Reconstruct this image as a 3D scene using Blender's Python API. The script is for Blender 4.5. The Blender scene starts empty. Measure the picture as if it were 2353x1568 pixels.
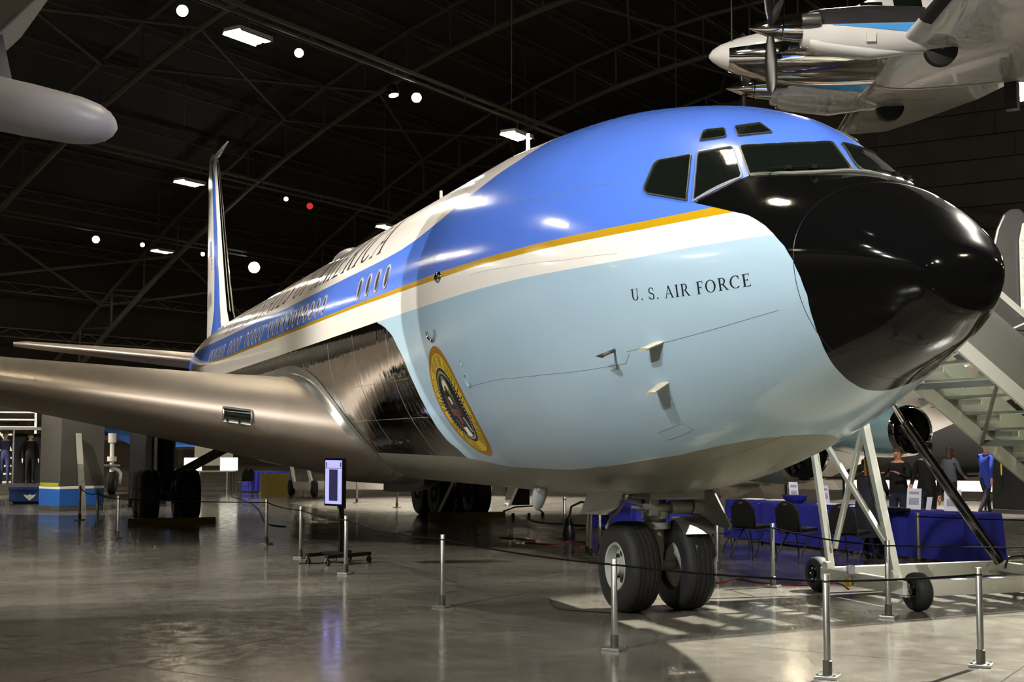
import bpy, bmesh, math, random
import numpy as np
from mathutils import Vector, Matrix, Quaternion
random.seed(7)
scene = bpy.context.scene
C = scene.collection
# ------------------------------------------------------------------ camera
CAM_POS = Vector((-12.907, 6.4033, 1.8006)); YAW, PITCH, ROLL, FPX = -0.352601, 0.075820, 0.00108, 3039.84
cy, sy, cp, sp = math.cos(YAW), math.sin(YAW), math.cos(PITCH), math.sin(PITCH)
FW = Vector((cy*cp, sy*cp, sp)); RT = Vector((sy, -cy, 0)); UP = RT.cross(FW)
RT2 = math.cos(ROLL)*RT + math.sin(ROLL)*UP; UP2 = -math.sin(ROLL)*RT + math.cos(ROLL)*UP
cam = bpy.data.objects.new('camera', bpy.data.cameras.new('camera')); C.objects.link(cam)
cam.matrix_world = Matrix(((RT2.x, UP2.x, -FW.x, CAM_POS.x), (RT2.y, UP2.y, -FW.y, CAM_POS.y), (RT2.z, UP2.z, -FW.z, CAM_POS.z), (0, 0, 0, 1)))
cam.data.sensor_width = 36; cam.data.sensor_fit = 'HORIZONTAL'; cam.data.lens = FPX/2353*36
cam.data.clip_end = 500
scene.camera = cam
# ------------------------------------------------------------------ world, exposure
w = bpy.data.worlds.new('world'); scene.world = w; w.use_nodes = True
w.node_tree.nodes['Background'].inputs[0].default_value = (0.9, 0.95, 1.0, 1)
w.node_tree.nodes['Background'].inputs[1].default_value = 0.012
vs = scene.view_settings
scene.display_settings.display_device = 'sRGB'
vs.view_transform = 'Standard'; vs.look = 'None'; vs.gamma = 1.0; vs.use_curve_mapping = False
vs.exposure = 0.0
scene.cycles.use_denoising = True
scene.cycles.max_bounces = 5; scene.cycles.glossy_bounces = 4; scene.cycles.diffuse_bounces = 2; scene.cycles.transmission_bounces = 3; scene.cycles.adaptive_threshold = .12; scene.cycles.adaptive_min_samples = 12
scene.cycles.sample_clamp_indirect = 6.0; scene.cycles.caustics_reflective = False; scene.cycles.caustics_refractive = False
# ------------------------------------------------------------------ museum spotlights and added fill lamps (hang from the lighting rails)
def spot(name, pos, aim, power, angle, blend=0.25, col=(1, .95, .87), radius=.12):
    l = bpy.data.lights.new(name, 'SPOT'); l.energy = power; l.spot_size = math.radians(angle); l.spot_blend = blend
    l.color = col; l.shadow_soft_size = radius
    o = bpy.data.objects.new(name, l); C.objects.link(o); o.location = pos
    o.rotation_euler = (Vector(aim)-Vector(pos)).to_track_quat('-Z', 'Y').to_euler()
    return o
# hangar axes: HL runs along the hangar, HT across it
HL = Vector((0.609, -0.793, 0)); HT = Vector((0.793, 0.609, 0))
S0, T0 = -12.938, -6.336
def hp(s, t, z): return HL*(s+S0) + HT*(t+T0) + Vector((0, 0, z))
SPOTS = [  # name, rail position (s,t), aim, power, cone
    ('spot_nose_side', (-13.4, 8.6), (-2.2, 1.6, 2.7), 13000, 30, (1, .98, .96)),
    ('spot_nose_front', (-6.5, 8.6), (-3.0, .9, 3.9), 9800, 34, (.97, .97, 1)),
    ('spot_crown', (3.0, -8.1), (-1.0, .4, 5.0), 12000, 36, (1, .97, .93)),
    ('spot_mid_side', (4.0, 25.3), (2.0, 1.8, 3.0), 12000, 46, (1, .97, .93)),
    ('spot_tail', (14.0, 42.0), (33.0, .5, 7.2), 30000, 30, (1, .95, .88)),
    ('spot_aft', (4.0, 42.0), (18.0, 2, 3.6), 22000, 30, (1, .93, .85)),
    ('spot_stairs', (25.1, .5), (-2.6, -1.0, 0.0), 95000, 28, (1, .97, .86)),
    ('fill_far_floor', (33.0, 25.3), (24.0, -6.0, 0.0), 45000, 50, (1, .95, .86)),  # added to lift the floor beyond the jet
    ('fill_far_exhibits', (10.0, 42.0), (36.0, 6.2, 1.2), 38000, 30, (1, .93, .84)),  # added fill to brighten the case and stairs at far left
    ('fill_tail_fin', (20.0, 8.6), (25.8, -26.6, 7.0), 42000, 20, (1, .97, .93)),  # extra lamp put in to brighten the silver fin
    ('fill_kiosk', (9.8, 25.3), (23.5, 5.2, 1.2), 16000, 22, (1, .95, .86)),  # added fill for the kiosk front
    ('fill_right_exhibits', (34.0, 8.6), (17, -17.0, 1.0), 42000, 50, (1, .92, .84)),  # added to brighten the background right of the nose
    ('spot_floor_front', (2.0, 25.3), (2.0, 3.5, 0.0), 22000, 55, (1, .95, .88)),
    ('spot_turboprop', (6.0, 5.0), (7.2, -6.5, 8.6), 9000, 70, (1, .96, .9)),
]
for n, st, aim, pw, an, col in SPOTS:
    spot(n, hp(st[0], st[1], 12.75), aim, pw, an, .25 if n == 'spot_stairs' else .6, col)
# ------------------------------------------------------------------ helpers
def tag(o, label=None, cat=None, group=None, kind=None):
    if label: o['label'] = label
    if cat: o['category'] = cat
    if group: o['group'] = group
    if kind: o['kind'] = kind
    return o
def wloc(o):
    v = Vector((0, 0, 0))
    while o is not None:
        v += o.location; o = o.parent
    return v
def empty(name, loc=(0, 0, 0), label=None, cat=None, group=None, parent=None):
    o = bpy.data.objects.new(name, None); C.objects.link(o); o.empty_display_size = .2
    o.location = Vector(loc) - (wloc(parent) if parent else Vector((0, 0, 0))); o.parent = parent
    return tag(o, label, cat, group)
def basis(d):
    d = Vector(d).normalized(); a = Vector((0, 0, 1)) if abs(d.z) < .9 else Vector((1, 0, 0))
    u = d.cross(a).normalized(); return d, u, d.cross(u)
class MB:
    def __init__(s): s.v = []; s.f = []; s.mi = []; s.cur = 0
    def face(s, idx): s.f.append(tuple(idx)); s.mi.append(s.cur)
    def poly(s, pts):
        n = len(s.v); s.v += [tuple(p) for p in pts]; s.face(range(n, n+len(pts)))
    def box(s, c, sz, rz=0, rot=None):
        n = len(s.v); h = Vector(sz)/2; m = rot if rot is not None else Matrix.Rotation(rz, 3, 'Z'); c = Vector(c)
        for dx in (-1, 1):
            for dy in (-1, 1):
                for dz in (-1, 1): s.v.append(tuple(c + m @ Vector((dx*h.x, dy*h.y, dz*h.z))))
        for q in ((0, 1, 3, 2), (4, 6, 7, 5), (0, 4, 5, 1), (2, 3, 7, 6), (0, 2, 6, 4), (1, 5, 7, 3)): s.face([n+i for i in q])
        return s
    def bar(s, p0, p1, w, h, up=(0, 0, 1)):
        p0, p1 = Vector(p0), Vector(p1); d = (p1-p0); L = d.length; d.normalize(); up = Vector(up)
        if abs(d.dot(up)) > .99: up = Vector((1, 0, 0))
        u = d.cross(up).normalized(); t = u.cross(d)
        m = Matrix((d, u, t)).transposed()
        return s.box((p0+p1)/2, (L, w, h), rot=m)
    def tube(s, path, r, n=8, cap=True, closed=False):
        P = [Vector(p) for p in path]; R = r if hasattr(r, '__len__') else [r]*len(P)
        n0 = len(s.v); prev = None
        for i, p in enumerate(P):
            d = (P[min(i+1, len(P)-1)]-P[max(i-1, 0)]) if not closed else (P[(i+1) % len(P)]-P[i-1])
            if d.length < 1e-9: d = Vector((0, 0, 1))
            d.normalize()
            if prev is None: _, u, _v = basis(d)
            else:
                u = prev - d*prev.dot(d)
                if u.length < 1e-6: _, u, _v = basis(d)
                u.normalize()
            prev = u; v = d.cross(u)
            for k in range(n):
                a = 2*math.pi*k/n; s.v.append(tuple(p+(u*math.cos(a)+v*math.sin(a))*R[i]))
        m = len(P)
        for i in range(m-1 if not closed else m):
            j = (i+1) % m
            for k in range(n): s.face((n0+i*n+k, n0+i*n+(k+1) % n, n0+j*n+(k+1) % n, n0+j*n+k))
        if cap and not closed:
            s.face([n0+k for k in range(n)][::-1]); s.face([n0+(m-1)*n+k for k in range(n)])
        return s
    def cyl(s, p0, p1, r0, r1=None, n=12): return s.tube([p0, p1], [r0, r0 if r1 is None else r1], n)
    def lathe(s, prof, o=(0, 0, 0), axis=(0, 0, 1), n=24, sy=1.0, cap=False):
        d, u, v = basis(axis); o = Vector(o); n0 = len(s.v)
        for (h, r) in prof:
            for k in range(n):
                a = 2*math.pi*k/n; s.v.append(tuple(o+d*h+u*(math.cos(a)*r)+v*(math.sin(a)*r*sy)))
        for i in range(len(prof)-1):
            for k in range(n): s.face((n0+i*n+k, n0+i*n+(k+1) % n, n0+(i+1)*n+(k+1) % n, n0+(i+1)*n+k))
        if cap:
            s.face([n0+k for k in range(n)][::-1]); s.face([n0+(len(prof)-1)*n+k for k in range(n)])
        return s
    def ball(s, c, r, n=12, m=8):
        c = Vector(c); r = Vector(r) if hasattr(r, '__len__') else Vector((r, r, r)); n0 = len(s.v)
        for i in range(m+1):
            t = math.pi*i/m
            for k in range(n):
                a = 2*math.pi*k/n; s.v.append((c.x+r.x*math.sin(t)*math.cos(a), c.y+r.y*math.sin(t)*math.sin(a), c.z+r.z*math.cos(t)))
        for i in range(m):
            for k in range(n): s.face((n0+i*n+k, n0+(i+1)*n+k, n0+(i+1)*n+(k+1) % n, n0+i*n+(k+1) % n))
        return s
    def grid(s, rows, closed=False):
        n0 = len(s.v); w = len(rows[0])
        for r in rows: s.v += [tuple(p) for p in r]
        for i in range(len(rows)-1):
            for k in range(w if closed else w-1): s.face((n0+i*w+k, n0+i*w+(k+1) % w, n0+(i+1)*w+(k+1) % w, n0+(i+1)*w+k))
        return s
    def prism(s, pts, off):
        n = len(pts); n0 = len(s.v); off = Vector(off)
        s.v += [tuple(Vector(p)) for p in pts]+[tuple(Vector(p)+off) for p in pts]
        s.face(list(range(n0, n0+n))[::-1]); s.face(range(n0+n, n0+2*n))
        for k in range(n): s.face((n0+k, n0+(k+1) % n, n0+n+(k+1) % n, n0+n+k))
        return s
    def obj(s, name, mat, parent=None, smooth=False, bevel=0, sharp=38, fix=True):
        me = bpy.data.meshes.new(name); off = wloc(parent) if parent else Vector((0, 0, 0))
        me.from_pydata([tuple(Vector(p)-off) for p in s.v], [], s.f)
        mats = mat if isinstance(mat, (list, tuple)) else [mat]
        for m in mats: me.materials.append(M[m] if isinstance(m, str) else m)
        if len(mats) > 1:
            for p, i in zip(me.polygons, s.mi): p.material_index = i
        bm = bmesh.new(); bm.from_mesh(me)
        if fix: bmesh.ops.recalc_face_normals(bm, faces=bm.faces)
        if bevel: bmesh.ops.bevel(bm, geom=[e for e in bm.edges if e.calc_face_angle(0) > .6], offset=bevel, segments=2, affect='EDGES', profile=.6)
        if smooth:
            for f in bm.faces: f.smooth = True
            for e in bm.edges:
                if e.calc_face_angle(0) > math.radians(sharp): e.smooth = False
        bm.to_mesh(me); bm.free(); me.update()
        o = bpy.data.objects.new(name, me); C.objects.link(o); o.parent = parent
        return o
def top(mb, name, mat, loc, label, cat, group=None, smooth=False, bevel=0):
    mb.v = [tuple(Vector(p)-Vector(loc)) for p in mb.v]
    o = mb.obj(name, mat, None, smooth, bevel); o.location = loc
    return tag(o, label, cat, group)
def copy_tree(o, parent=None):
    c = o.copy(); C.objects.link(c); c.parent = parent
    for ch in list(o.children): copy_tree(ch, c)
    return c
# ------------------------------------------------------------------ materials
M = {}
def srgb(r, g, b):
    f = lambda x: (x/255/12.92) if x/255 <= .04045 else ((x/255+.055)/1.055)**2.4
    return (f(r), f(g), f(b), 1)
def mat(name, col, rough=.5, metal=0.0, var=.08, vscale=3.0, bump=0.0, bscale=40, coat=0, emit=None, estr=0, spec=.5, rvar=0.0, trans=0, ior=1.45):
    m = bpy.data.materials.new(name); m.use_nodes = True; nt = m.node_tree; N = nt.nodes; Lk = nt.links
    b = N['Principled BSDF']
    b.inputs['Roughness'].default_value = rough; b.inputs['Metallic'].default_value = metal
    b.inputs['Coat Weight'].default_value = coat; b.inputs['Coat Roughness'].default_value = .04
    b.inputs['Specular IOR Level'].default_value = spec; b.inputs['IOR'].default_value = ior
    b.inputs['Transmission Weight'].default_value = trans
    tc = N.new('ShaderNodeTexCoord'); ns = N.new('ShaderNodeTexNoise'); ns.inputs['Scale'].default_value = vscale; ns.inputs['Detail'].default_value = 4
    Lk.new(tc.outputs['Object'], ns.inputs['Vector'])
    mx = N.new('ShaderNodeMix'); mx.data_type = 'RGBA'
    c = Vector(col[:3]); mx.inputs[6].default_value = (*[max(0, x*(1-var)) for x in c], 1); mx.inputs[7].default_value = (*[min(1, x*(1+var)) for x in c], 1)
    Lk.new(ns.outputs['Fac'], mx.inputs[0]); Lk.new(mx.outputs[2], b.inputs['Base Color'])
    if rvar:
        mr = N.new('ShaderNodeMapRange'); mr.inputs[3].default_value = max(0, rough-rvar); mr.inputs[4].default_value = rough+rvar
        Lk.new(ns.outputs['Fac'], mr.inputs[0]); Lk.new(mr.outputs[0], b.inputs['Roughness'])
    if bump:
        n2 = N.new('ShaderNodeTexNoise'); n2.inputs['Scale'].default_value = bscale; Lk.new(tc.outputs['Object'], n2.inputs['Vector'])
        bp = N.new('ShaderNodeBump'); bp.inputs['Strength'].default_value = bump; bp.inputs['Distance'].default_value = .02
        Lk.new(n2.outputs['Fac'], bp.inputs['Height']); Lk.new(bp.outputs[0], b.inputs['Normal'])
    if emit: b.inputs['Emission Color'].default_value = (*emit[:3], 1); b.inputs['Emission Strength'].default_value = estr
    M[name] = m; return m
mat('white_paint', srgb(226, 222, 214), .25, coat=.3)
mat('offwhite_steel', srgb(205, 204, 192), .4)
mat('grey_steel', srgb(120, 122, 112), .45)
mat('hub_grey', srgb(150, 153, 144), .4)
mat('dark_steel', srgb(38, 38, 38), .5)
mat('black_paint', srgb(14, 14, 14), .35)
mat('black_gloss', srgb(7, 7, 8), .09, coat=.4)
mat('rubber', srgb(22, 22, 22), .7, bump=.1)
mat('alu', srgb(168, 168, 162), .32, .85, rvar=.06)
mat('chrome', srgb(215, 212, 208), .07, 1.0)
mat('gunmetal', srgb(90, 88, 80), .4, .6)
mat('gear_grey', srgb(128, 130, 122), .42)
mat('wing_metal', srgb(160, 149, 138), .46, .65, var=.05, rvar=.05, vscale=1.2)
mat('wing_under', srgb(150, 150, 140), .38, .6, var=.06)
mat('nacelle_blue', srgb(140, 176, 186), .22, coat=.4)
mat('blade_paint', srgb(196, 190, 168), .35)
mat('void', (.003, .003, .003, 1), .8)
mat('lettering', srgb(16, 24, 28), .4)
mat('letter_grey', srgb(24, 24, 22), .65, spec=.15)
mat('window_frame', srgb(176, 176, 186), .3, .4)
mat('window_pane', srgb(70, 68, 74), .12, coat=.5)
mat('cockpit_glass', srgb(16, 20, 16), .04, coat=1.0, spec=.6)
mat('seal_gum', srgb(62, 66, 48), .4)
mat('gold_trim', srgb(176, 130, 20), .3)
mat('blue_trim', srgb(78, 118, 214), .2, coat=.5)
mat('seal_brown', srgb(158, 112, 18), .35)
mat('seal_gold', srgb(204, 176, 48), .35)
mat('seal_navy', srgb(20, 22, 36), .35)
mat('seal_olive', srgb(128, 128, 40), .4)
mat('seal_white', srgb(226, 224, 214), .4)
mat('seal_wing', srgb(92, 72, 44), .4)
mat('seal_red', srgb(160, 96, 104), .4)
mat('flag_red', srgb(150, 44, 50), .35)
mat('flag_blue', srgb(34, 40, 92), .35)
mat('concrete_light', srgb(150, 146, 132), .5)
mat('cloth_blue', srgb(26, 30, 128), .85, var=.15, vscale=8)
mat('chair_black', srgb(20, 21, 25), .55, bump=.1)
mat('paper', srgb(222, 222, 228), .7)
mat('print_grey', srgb(140, 140, 158), .7)
mat('print_dark', srgb(40, 40, 48), .7)
mat('acrylic', srgb(205, 205, 220), .2)
mat('skin', srgb(196, 140, 112), .55)
mat('skin_pale', srgb(226, 200, 188), .5)
mat('hair_brown', srgb(60, 40, 28), .6, bump=.3)
mat('hair_blond', srgb(120, 84, 40), .6, bump=.3)
mat('cloth_navy', srgb(22, 24, 36), .85)
mat('cloth_black', srgb(12, 12, 14), .85)
mat('cloth_grey', srgb(96, 98, 106), .85)
mat('cloth_royal', srgb(36, 58, 150), .8)
mat('cloth_uniform', srgb(52, 60, 100), .8)
mat('jeans', srgb(34, 40, 56), .85)
mat('shoe', srgb(30, 28, 28), .5)
mat('crate_blue', srgb(28, 60, 120), .5)
mat('kiosk_steel', srgb(120, 116, 108), .35, .7, vscale=1.5, rvar=.1)
mat('kiosk_blue', srgb(40, 92, 168), .45)
mat('lime', srgb(150, 160, 30), .5)
mat('wood_yellow', srgb(120, 96, 30), .6)
mat('plywood', srgb(150, 132, 60), .6)
mat('cord_red', srgb(110, 26, 26), .6)
mat('rope_black', srgb(9, 8, 8), .9, spec=.1)
mat('cord_black', srgb(16, 14, 14), .6)
mat('warn_yellow', srgb(200, 170, 20), .5)
mat('bag_blue', srgb(40, 36, 150), .5)
mat('plastic_clear', srgb(200, 205, 205), .15, trans=.6)
mat('roof_dark', srgb(60, 57, 52), .85, var=.25, vscale=.4)
mat('truss', srgb(100, 95, 87), .7)
mat('wall_dark', srgb(96, 88, 80), .8, var=.2, vscale=.5)
mat('wall_grey', srgb(120, 116, 108), .8, var=.15, vscale=.4)
mat('hull_grey', srgb(128, 128, 132), .42)
mat('hull_silver', srgb(150, 148, 146), .25, .85)
mat('pod_grey', srgb(150, 148, 156), .4, var=.04)
mat('wing_dark_grey', srgb(86, 80, 74), .55)  # dark grey of the parked aircraft's wing
mat('ka_white', srgb(222, 220, 214), .22, coat=.4)
mat('ka_blue', srgb(70, 150, 214), .3)
mat('ka_black', srgb(48, 46, 48), .25, coat=.4)
mat('screen', srgb(120, 120, 210), .2, emit=(.38, .38, .86), estr=.75)
mat('screen_dark', srgb(20, 20, 40), .2, emit=(.03, .03, .07), estr=.6)
mat('lit_panel', srgb(240, 235, 220), .6, emit=(1, .95, .82), estr=1.5)
mat('lamp_warm', (1, 1, 1, 1), .5, emit=(1, .86, .60), estr=230, var=0)
mat('lamp_cool', (1, 1, 1, 1), .5, emit=(.92, .97, 1), estr=120, var=0)
mat('lamp_red', srgb(160, 20, 20), .5, emit=(1, .05, .05), estr=.6)
def floor_mat():
    m = bpy.data.materials.new('polished_concrete'); m.use_nodes = True; nt = m.node_tree; N = nt.nodes; Lk = nt.links; b = N['Principled BSDF']
    ge = N.new('ShaderNodeNewGeometry')
    n1 = N.new('ShaderNodeTexNoise'); n1.inputs['Scale'].default_value = .55; n1.inputs['Detail'].default_value = 8; n1.inputs['Roughness'].default_value = .62
    n2 = N.new('ShaderNodeTexNoise'); n2.inputs['Scale'].default_value = 5.0; n2.inputs['Detail'].default_value = 6
    mp = N.new('ShaderNodeMapping'); mp.inputs['Rotation'].default_value = (0, 0, .9); mp.inputs['Scale'].default_value = (1, .22, 1)
    n3 = N.new('ShaderNodeTexNoise'); n3.inputs['Scale'].default_value = 1.6; n3.inputs['Detail'].default_value = 7
    for n in (n1, n2): Lk.new(ge.outputs['Position'], n.inputs['Vector'])
    Lk.new(ge.outputs['Position'], mp.inputs['Vector']); Lk.new(mp.outputs[0], n3.inputs['Vector'])
    r1 = N.new('ShaderNodeValToRGB'); e = r1.color_ramp.elements; e[0].position = .3; e[0].color = srgb(82, 78, 72); e[1].position = .72; e[1].color = srgb(124, 120, 110)
    Lk.new(n1.outputs['Fac'], r1.inputs[0])
    r2 = N.new('ShaderNodeValToRGB'); e = r2.color_ramp.elements; e[0].position = .35; e[0].color = (.72, .72, .72, 1); e[1].position = .7; e[1].color = (1.12, 1.11, 1.08, 1)
    Lk.new(n3.outputs['Fac'], r2.inputs[0])
    mx = N.new('ShaderNodeMix'); mx.data_type = 'RGBA'; mx.blend_type = 'MULTIPLY'; mx.inputs[0].default_value = .9
    Lk.new(r1.outputs[0], mx.inputs[6]); Lk.new(r2.outputs[0], mx.inputs[7]); Lk.new(mx.outputs[2], b.inputs['Base Color'])
    mr = N.new('ShaderNodeMapRange'); mr.inputs[1].default_value = .3; mr.inputs[2].default_value = .7; mr.inputs[3].default_value = .10; mr.inputs[4].default_value = .26
    Lk.new(n2.outputs['Fac'], mr.inputs[0]); Lk.new(mr.outputs[0], b.inputs['Roughness'])
    b.inputs['Specular IOR Level'].default_value = .5; b.inputs['Coat Weight'].default_value = .25; b.inputs['Coat Roughness'].default_value = .12
    bp = N.new('ShaderNodeBump'); bp.inputs['Strength'].default_value = .06; bp.inputs['Distance'].default_value = .01
    Lk.new(n3.outputs['Fac'], bp.inputs['Height']); Lk.new(bp.outputs[0], b.inputs['Normal'])
    M['floor'] = m
floor_mat()
for k_ in ('lit_panel', 'screen', 'screen_dark', 'lamp_red'): M[k_].cycles.emission_sampling = 'NONE'
def livery_mat():
    m = bpy.data.materials.new('livery'); m.use_nodes = True; nt = m.node_tree; N = nt.nodes; Lk = nt.links; b = N['Principled BSDF']
    def gate(n):
        a = N.new('ShaderNodeAttribute'); a.attribute_name = n; g = N.new('ShaderNodeMath'); g.operation = 'GREATER_THAN'; g.inputs[1].default_value = 0
        Lk.new(a.outputs['Fac'], g.inputs[0]); return g.outputs[0]
    gates = {k: gate(k) for k in ('d_white_top', 'd_gold', 'd_below_gold', 'd_below_white', 'd_chrome', 'd_belly', 'd_black')}
    def chain(first, steps):
        cur = None
        for k, col in steps:
            mx = N.new('ShaderNodeMix'); mx.data_type = 'RGBA'; Lk.new(gates[k], mx.inputs[0])
            if cur is None: mx.inputs[6].default_value = first
            else: Lk.new(cur, mx.inputs[6])
            mx.inputs[7].default_value = col; cur = mx.outputs[2]
        return cur
    G = lambda v: (v, v, v, 1)
    col = chain(srgb(80, 120, 218), [('d_white_top', srgb(232, 224, 216)), ('d_gold', srgb(186, 146, 22)), ('d_below_gold', srgb(236, 232, 222)),
          ('d_below_white', srgb(170, 197, 212)), ('d_chrome', srgb(196, 190, 184)), ('d_belly', srgb(136, 136, 122)), ('d_black', srgb(9, 9, 9))])
    met = chain(G(0), [('d_chrome', G(1)), ('d_belly', G(.35)), ('d_black', G(0))])
    rgh = chain(G(.16), [('d_chrome', G(.06)), ('d_belly', G(.34)), ('d_black', G(.09))])
    bst = chain(G(.010), [('d_chrome', G(.022)), ('d_belly', G(.03)), ('d_black', G(.004))])
    Lk.new(met, b.inputs['Metallic']); Lk.new(rgh, b.inputs['Roughness'])
    Lk.new(chain(G(.35), [('d_chrome', G(0)), ('d_belly', G(0)), ('d_black', G(.05))]), b.inputs['Coat Weight']); b.inputs['Coat Roughness'].default_value = .05
    Lk.new(chain(G(.5), [('d_belly', G(.4)), ('d_black', G(.20))]), b.inputs['Specular IOR Level'])
    tc = N.new('ShaderNodeTexCoord')
    # faint soiling
    ns = N.new('ShaderNodeTexNoise'); ns.inputs['Scale'].default_value = .9; ns.inputs['Detail'].default_value = 5; Lk.new(tc.outputs['Object'], ns.inputs['Vector'])
    mr = N.new('ShaderNodeMapRange'); mr.inputs[3].default_value = .93; mr.inputs[4].default_value = 1.05; Lk.new(ns.outputs['Fac'], mr.inputs[0])
    vm = N.new('ShaderNodeVectorMath'); vm.operation = 'SCALE'; Lk.new(col, vm.inputs[0]); Lk.new(mr.outputs[0], vm.inputs[3]); Lk.new(vm.outputs[0], b.inputs['Base Color'])
    # sheet-metal waviness, ripples run around the body
    mp = N.new('ShaderNodeMapping'); mp.inputs['Scale'].default_value = (3.4, .8, .8); Lk.new(tc.outputs['Object'], mp.inputs['Vector'])
    n2 = N.new('ShaderNodeTexNoise'); n2.inputs['Scale'].default_value = 1.6; n2.inputs['Detail'].default_value = 3; Lk.new(mp.outputs[0], n2.inputs['Vector'])
    bp = N.new('ShaderNodeBump'); bp.inputs['Distance'].default_value = .25; Lk.new(n2.outputs['Fac'], bp.inputs['Height']); Lk.new(bst, bp.inputs['Strength'])
    Lk.new(bp.outputs[0], b.inputs['Normal'])
    M['livery'] = m
livery_mat()
# ================================================================== HANGAR
# ---- floor: cast slabs with saw-cut joints
mb = MB(); R_ = 140
mb.poly([(-90, -150, -.012), (150, -150, -.012), (150, 110, -.012), (-90, 110, -.012)])
floor = tag(mb.obj('floor', 'void'), 'polished grey concrete hangar floor with saw-cut joints', None, None, 'structure')
def hpa(s, t, z): return HL*s + HT*t + Vector((0, 0, z))
SL, TL, GAP = 3.65, 6.1, .012
slab_me = None
SR, TR = range(-3, 12), range(-3, 6)
for i in SR:
    for j in TR:
        s0 = -5.45+SL*i; t0 = 2.05+TL*j
        if slab_me is None:
            m = MB(); m.box((0, 0, -.02), (SL-GAP, TL-GAP, .04)); o = m.obj('floor_slab', 'floor', floor); slab_me = o.data
        else:
            o = bpy.data.objects.new('floor_slab', slab_me); C.objects.link(o); o.parent = floor
        ct = hpa(s0+SL/2, t0+TL/2, .0); o.location = ct; o.rotation_euler = (0, 0, math.atan2(HL.y, HL.x))
# the floor beyond the near slabs, too far to tell the joints
m = MB()
sa, sb = -5.45+SL*SR[0], -5.45+SL*(SR[-1]+1); ta, tb = 2.05+TL*TR[0], 2.05+TL*(TR[-1]+1)
for (a, b, c_, d) in ((-70, sa, -60, 90), (sb, 95, -60, 90), (sa, sb, -60, ta), (sa, sb, tb, 90)):
    m.poly([hpa(a, c_, 0), hpa(b, c_, 0), hpa(b, d, 0), hpa(a, d, 0)])
o = m.obj('floor_field', 'floor', floor); o['kind'] = 'stuff'
# ---- arched roof: deck, bar joists, trusses
TC, ZR, KA = 20.0, 25.5, .00925          # arch of the bottom chords: z = ZR-KA*(t-TC)^2
zb_ = lambda t: ZR - KA*(t-TC)**2
TMIN, TMAX = -31, 71
m = MB(); N_ = 60
rows = []
for k in range(N_+1):
    t = TMIN-1+(TMAX-TMIN+2)*k/N_
    rows.append([hpa(s, t, zb_(t)+3.2) for s in (-60, -30, 0, 30, 60, 92)])
m.grid(rows)
ceiling = tag(m.obj('ceiling', 'roof_dark', None, True), 'dark arched hangar roof with steel trusses and joists', None, None, 'structure')
ang = math.atan2(HL.y, HL.x)
def share(me, name, parent, loc, rz=ang):
    o = bpy.data.objects.new(name, me); C.objects.link(o); o.parent = parent; o.location = loc; o.rotation_euler = (0, 0, rz); return o
m = MB(); L_ = 120                        # bar joists running along the hangar under the deck
m.box((0, 0, .28), (L_, .10, .08)); m.box((0, 0, -.28), (L_, .10, .08))
for q in range(40):
    s = -58+q*3.0; m.bar((s, 0, -.28), (s+1.5, 0, .28), .04, .04); m.bar((s+1.5, 0, .28), (s+3, 0, -.28), .04, .04)
j0 = m.obj('bar_joist', 'truss', ceiling)
for k in range(33):
    t = TMIN+2+(TMAX-TMIN-4)*k/32; p = hpa(20, t, zb_(t)+2.75)
    if k == 0: j0.location = p; j0.rotation_euler = (0, 0, ang)
    else: share(j0.data, 'bar_joist', ceiling, p)
m = MB(); n = 34; P = [Vector((0, TMIN+(TMAX-TMIN)*i/n, zb_(TMIN+(TMAX-TMIN)*i/n))) for i in range(n+1)]   # arched trusses across the hangar
Q = [p+Vector((0, 0, 2.5)) for p in P]
m.tube(P, .17, 8); m.tube(Q, .13, 6)
for i in range(n):
    m.cyl(P[i], Q[i], .07, n=5); m.cyl(P[i], Q[i+1], .07, n=5)
t0_ = m.obj('roof_truss', 'truss', ceiling, True); t0_.rotation_euler = (0, 0, ang); t0_.location = HL*(S0+3)
for k in range(1, 7): share(t0_.data, 'roof_truss', ceiling, HL*(S0+3+14*k))
for t in (-8, 8, 24, 40, 56):             # sway braces between neighbouring trusses
    m = MB(); m.cyl((0, t, zb_(t)), (14, t+7, zb_(t+7)+2.3), .09, n=6); m.cyl((14, t, zb_(t)), (0, t+7, zb_(t+7)+2.3), .09, n=6)
    b0 = m.obj('sway_brace', 'truss', ceiling, True); b0.rotation_euler = (0, 0, ang); b0.location = HL*(S0+3)
    for k in range(1, 6): share(b0.data, 'sway_brace', ceiling, HL*(S0+3+14*k))
# ---- far end wall of long horizontal metal panels
m = MB(); sw = S0+88
pts = [hpa(sw+.3, TMIN+(TMAX-TMIN)*i/40, max(.0, zb_(TMIN+(TMAX-TMIN)*i/40)+3.0)) for i in range(41)]
m.poly([hpa(sw+.3, TMIN, 0)]+pts+[hpa(sw+.3, TMAX, 0)])
wall = tag(m.obj('wall_end', 'void'), 'dark end wall of long horizontal metal panels', None, None, 'structure')
for r in range(17):
    z0 = .0+1.55*r; hi = math.sqrt(max(1, (ZR+2.8-z0-1.55))/KA)
    a, b = max(TMIN, TC-hi), min(TMAX, TC+hi); nn = 6
    for q in range(nn):
        ta_, tb_ = a+(b-a)*q/nn, a+(b-a)*(q+1)/nn
        m = MB(); m.box(hpa(sw, (ta_+tb_)/2, z0+.775), (.12, tb_-ta_-.03, 1.49), math.atan2(HL.y, HL.x)); m.obj('wall_panel', 'wall_dark', wall)
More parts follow.
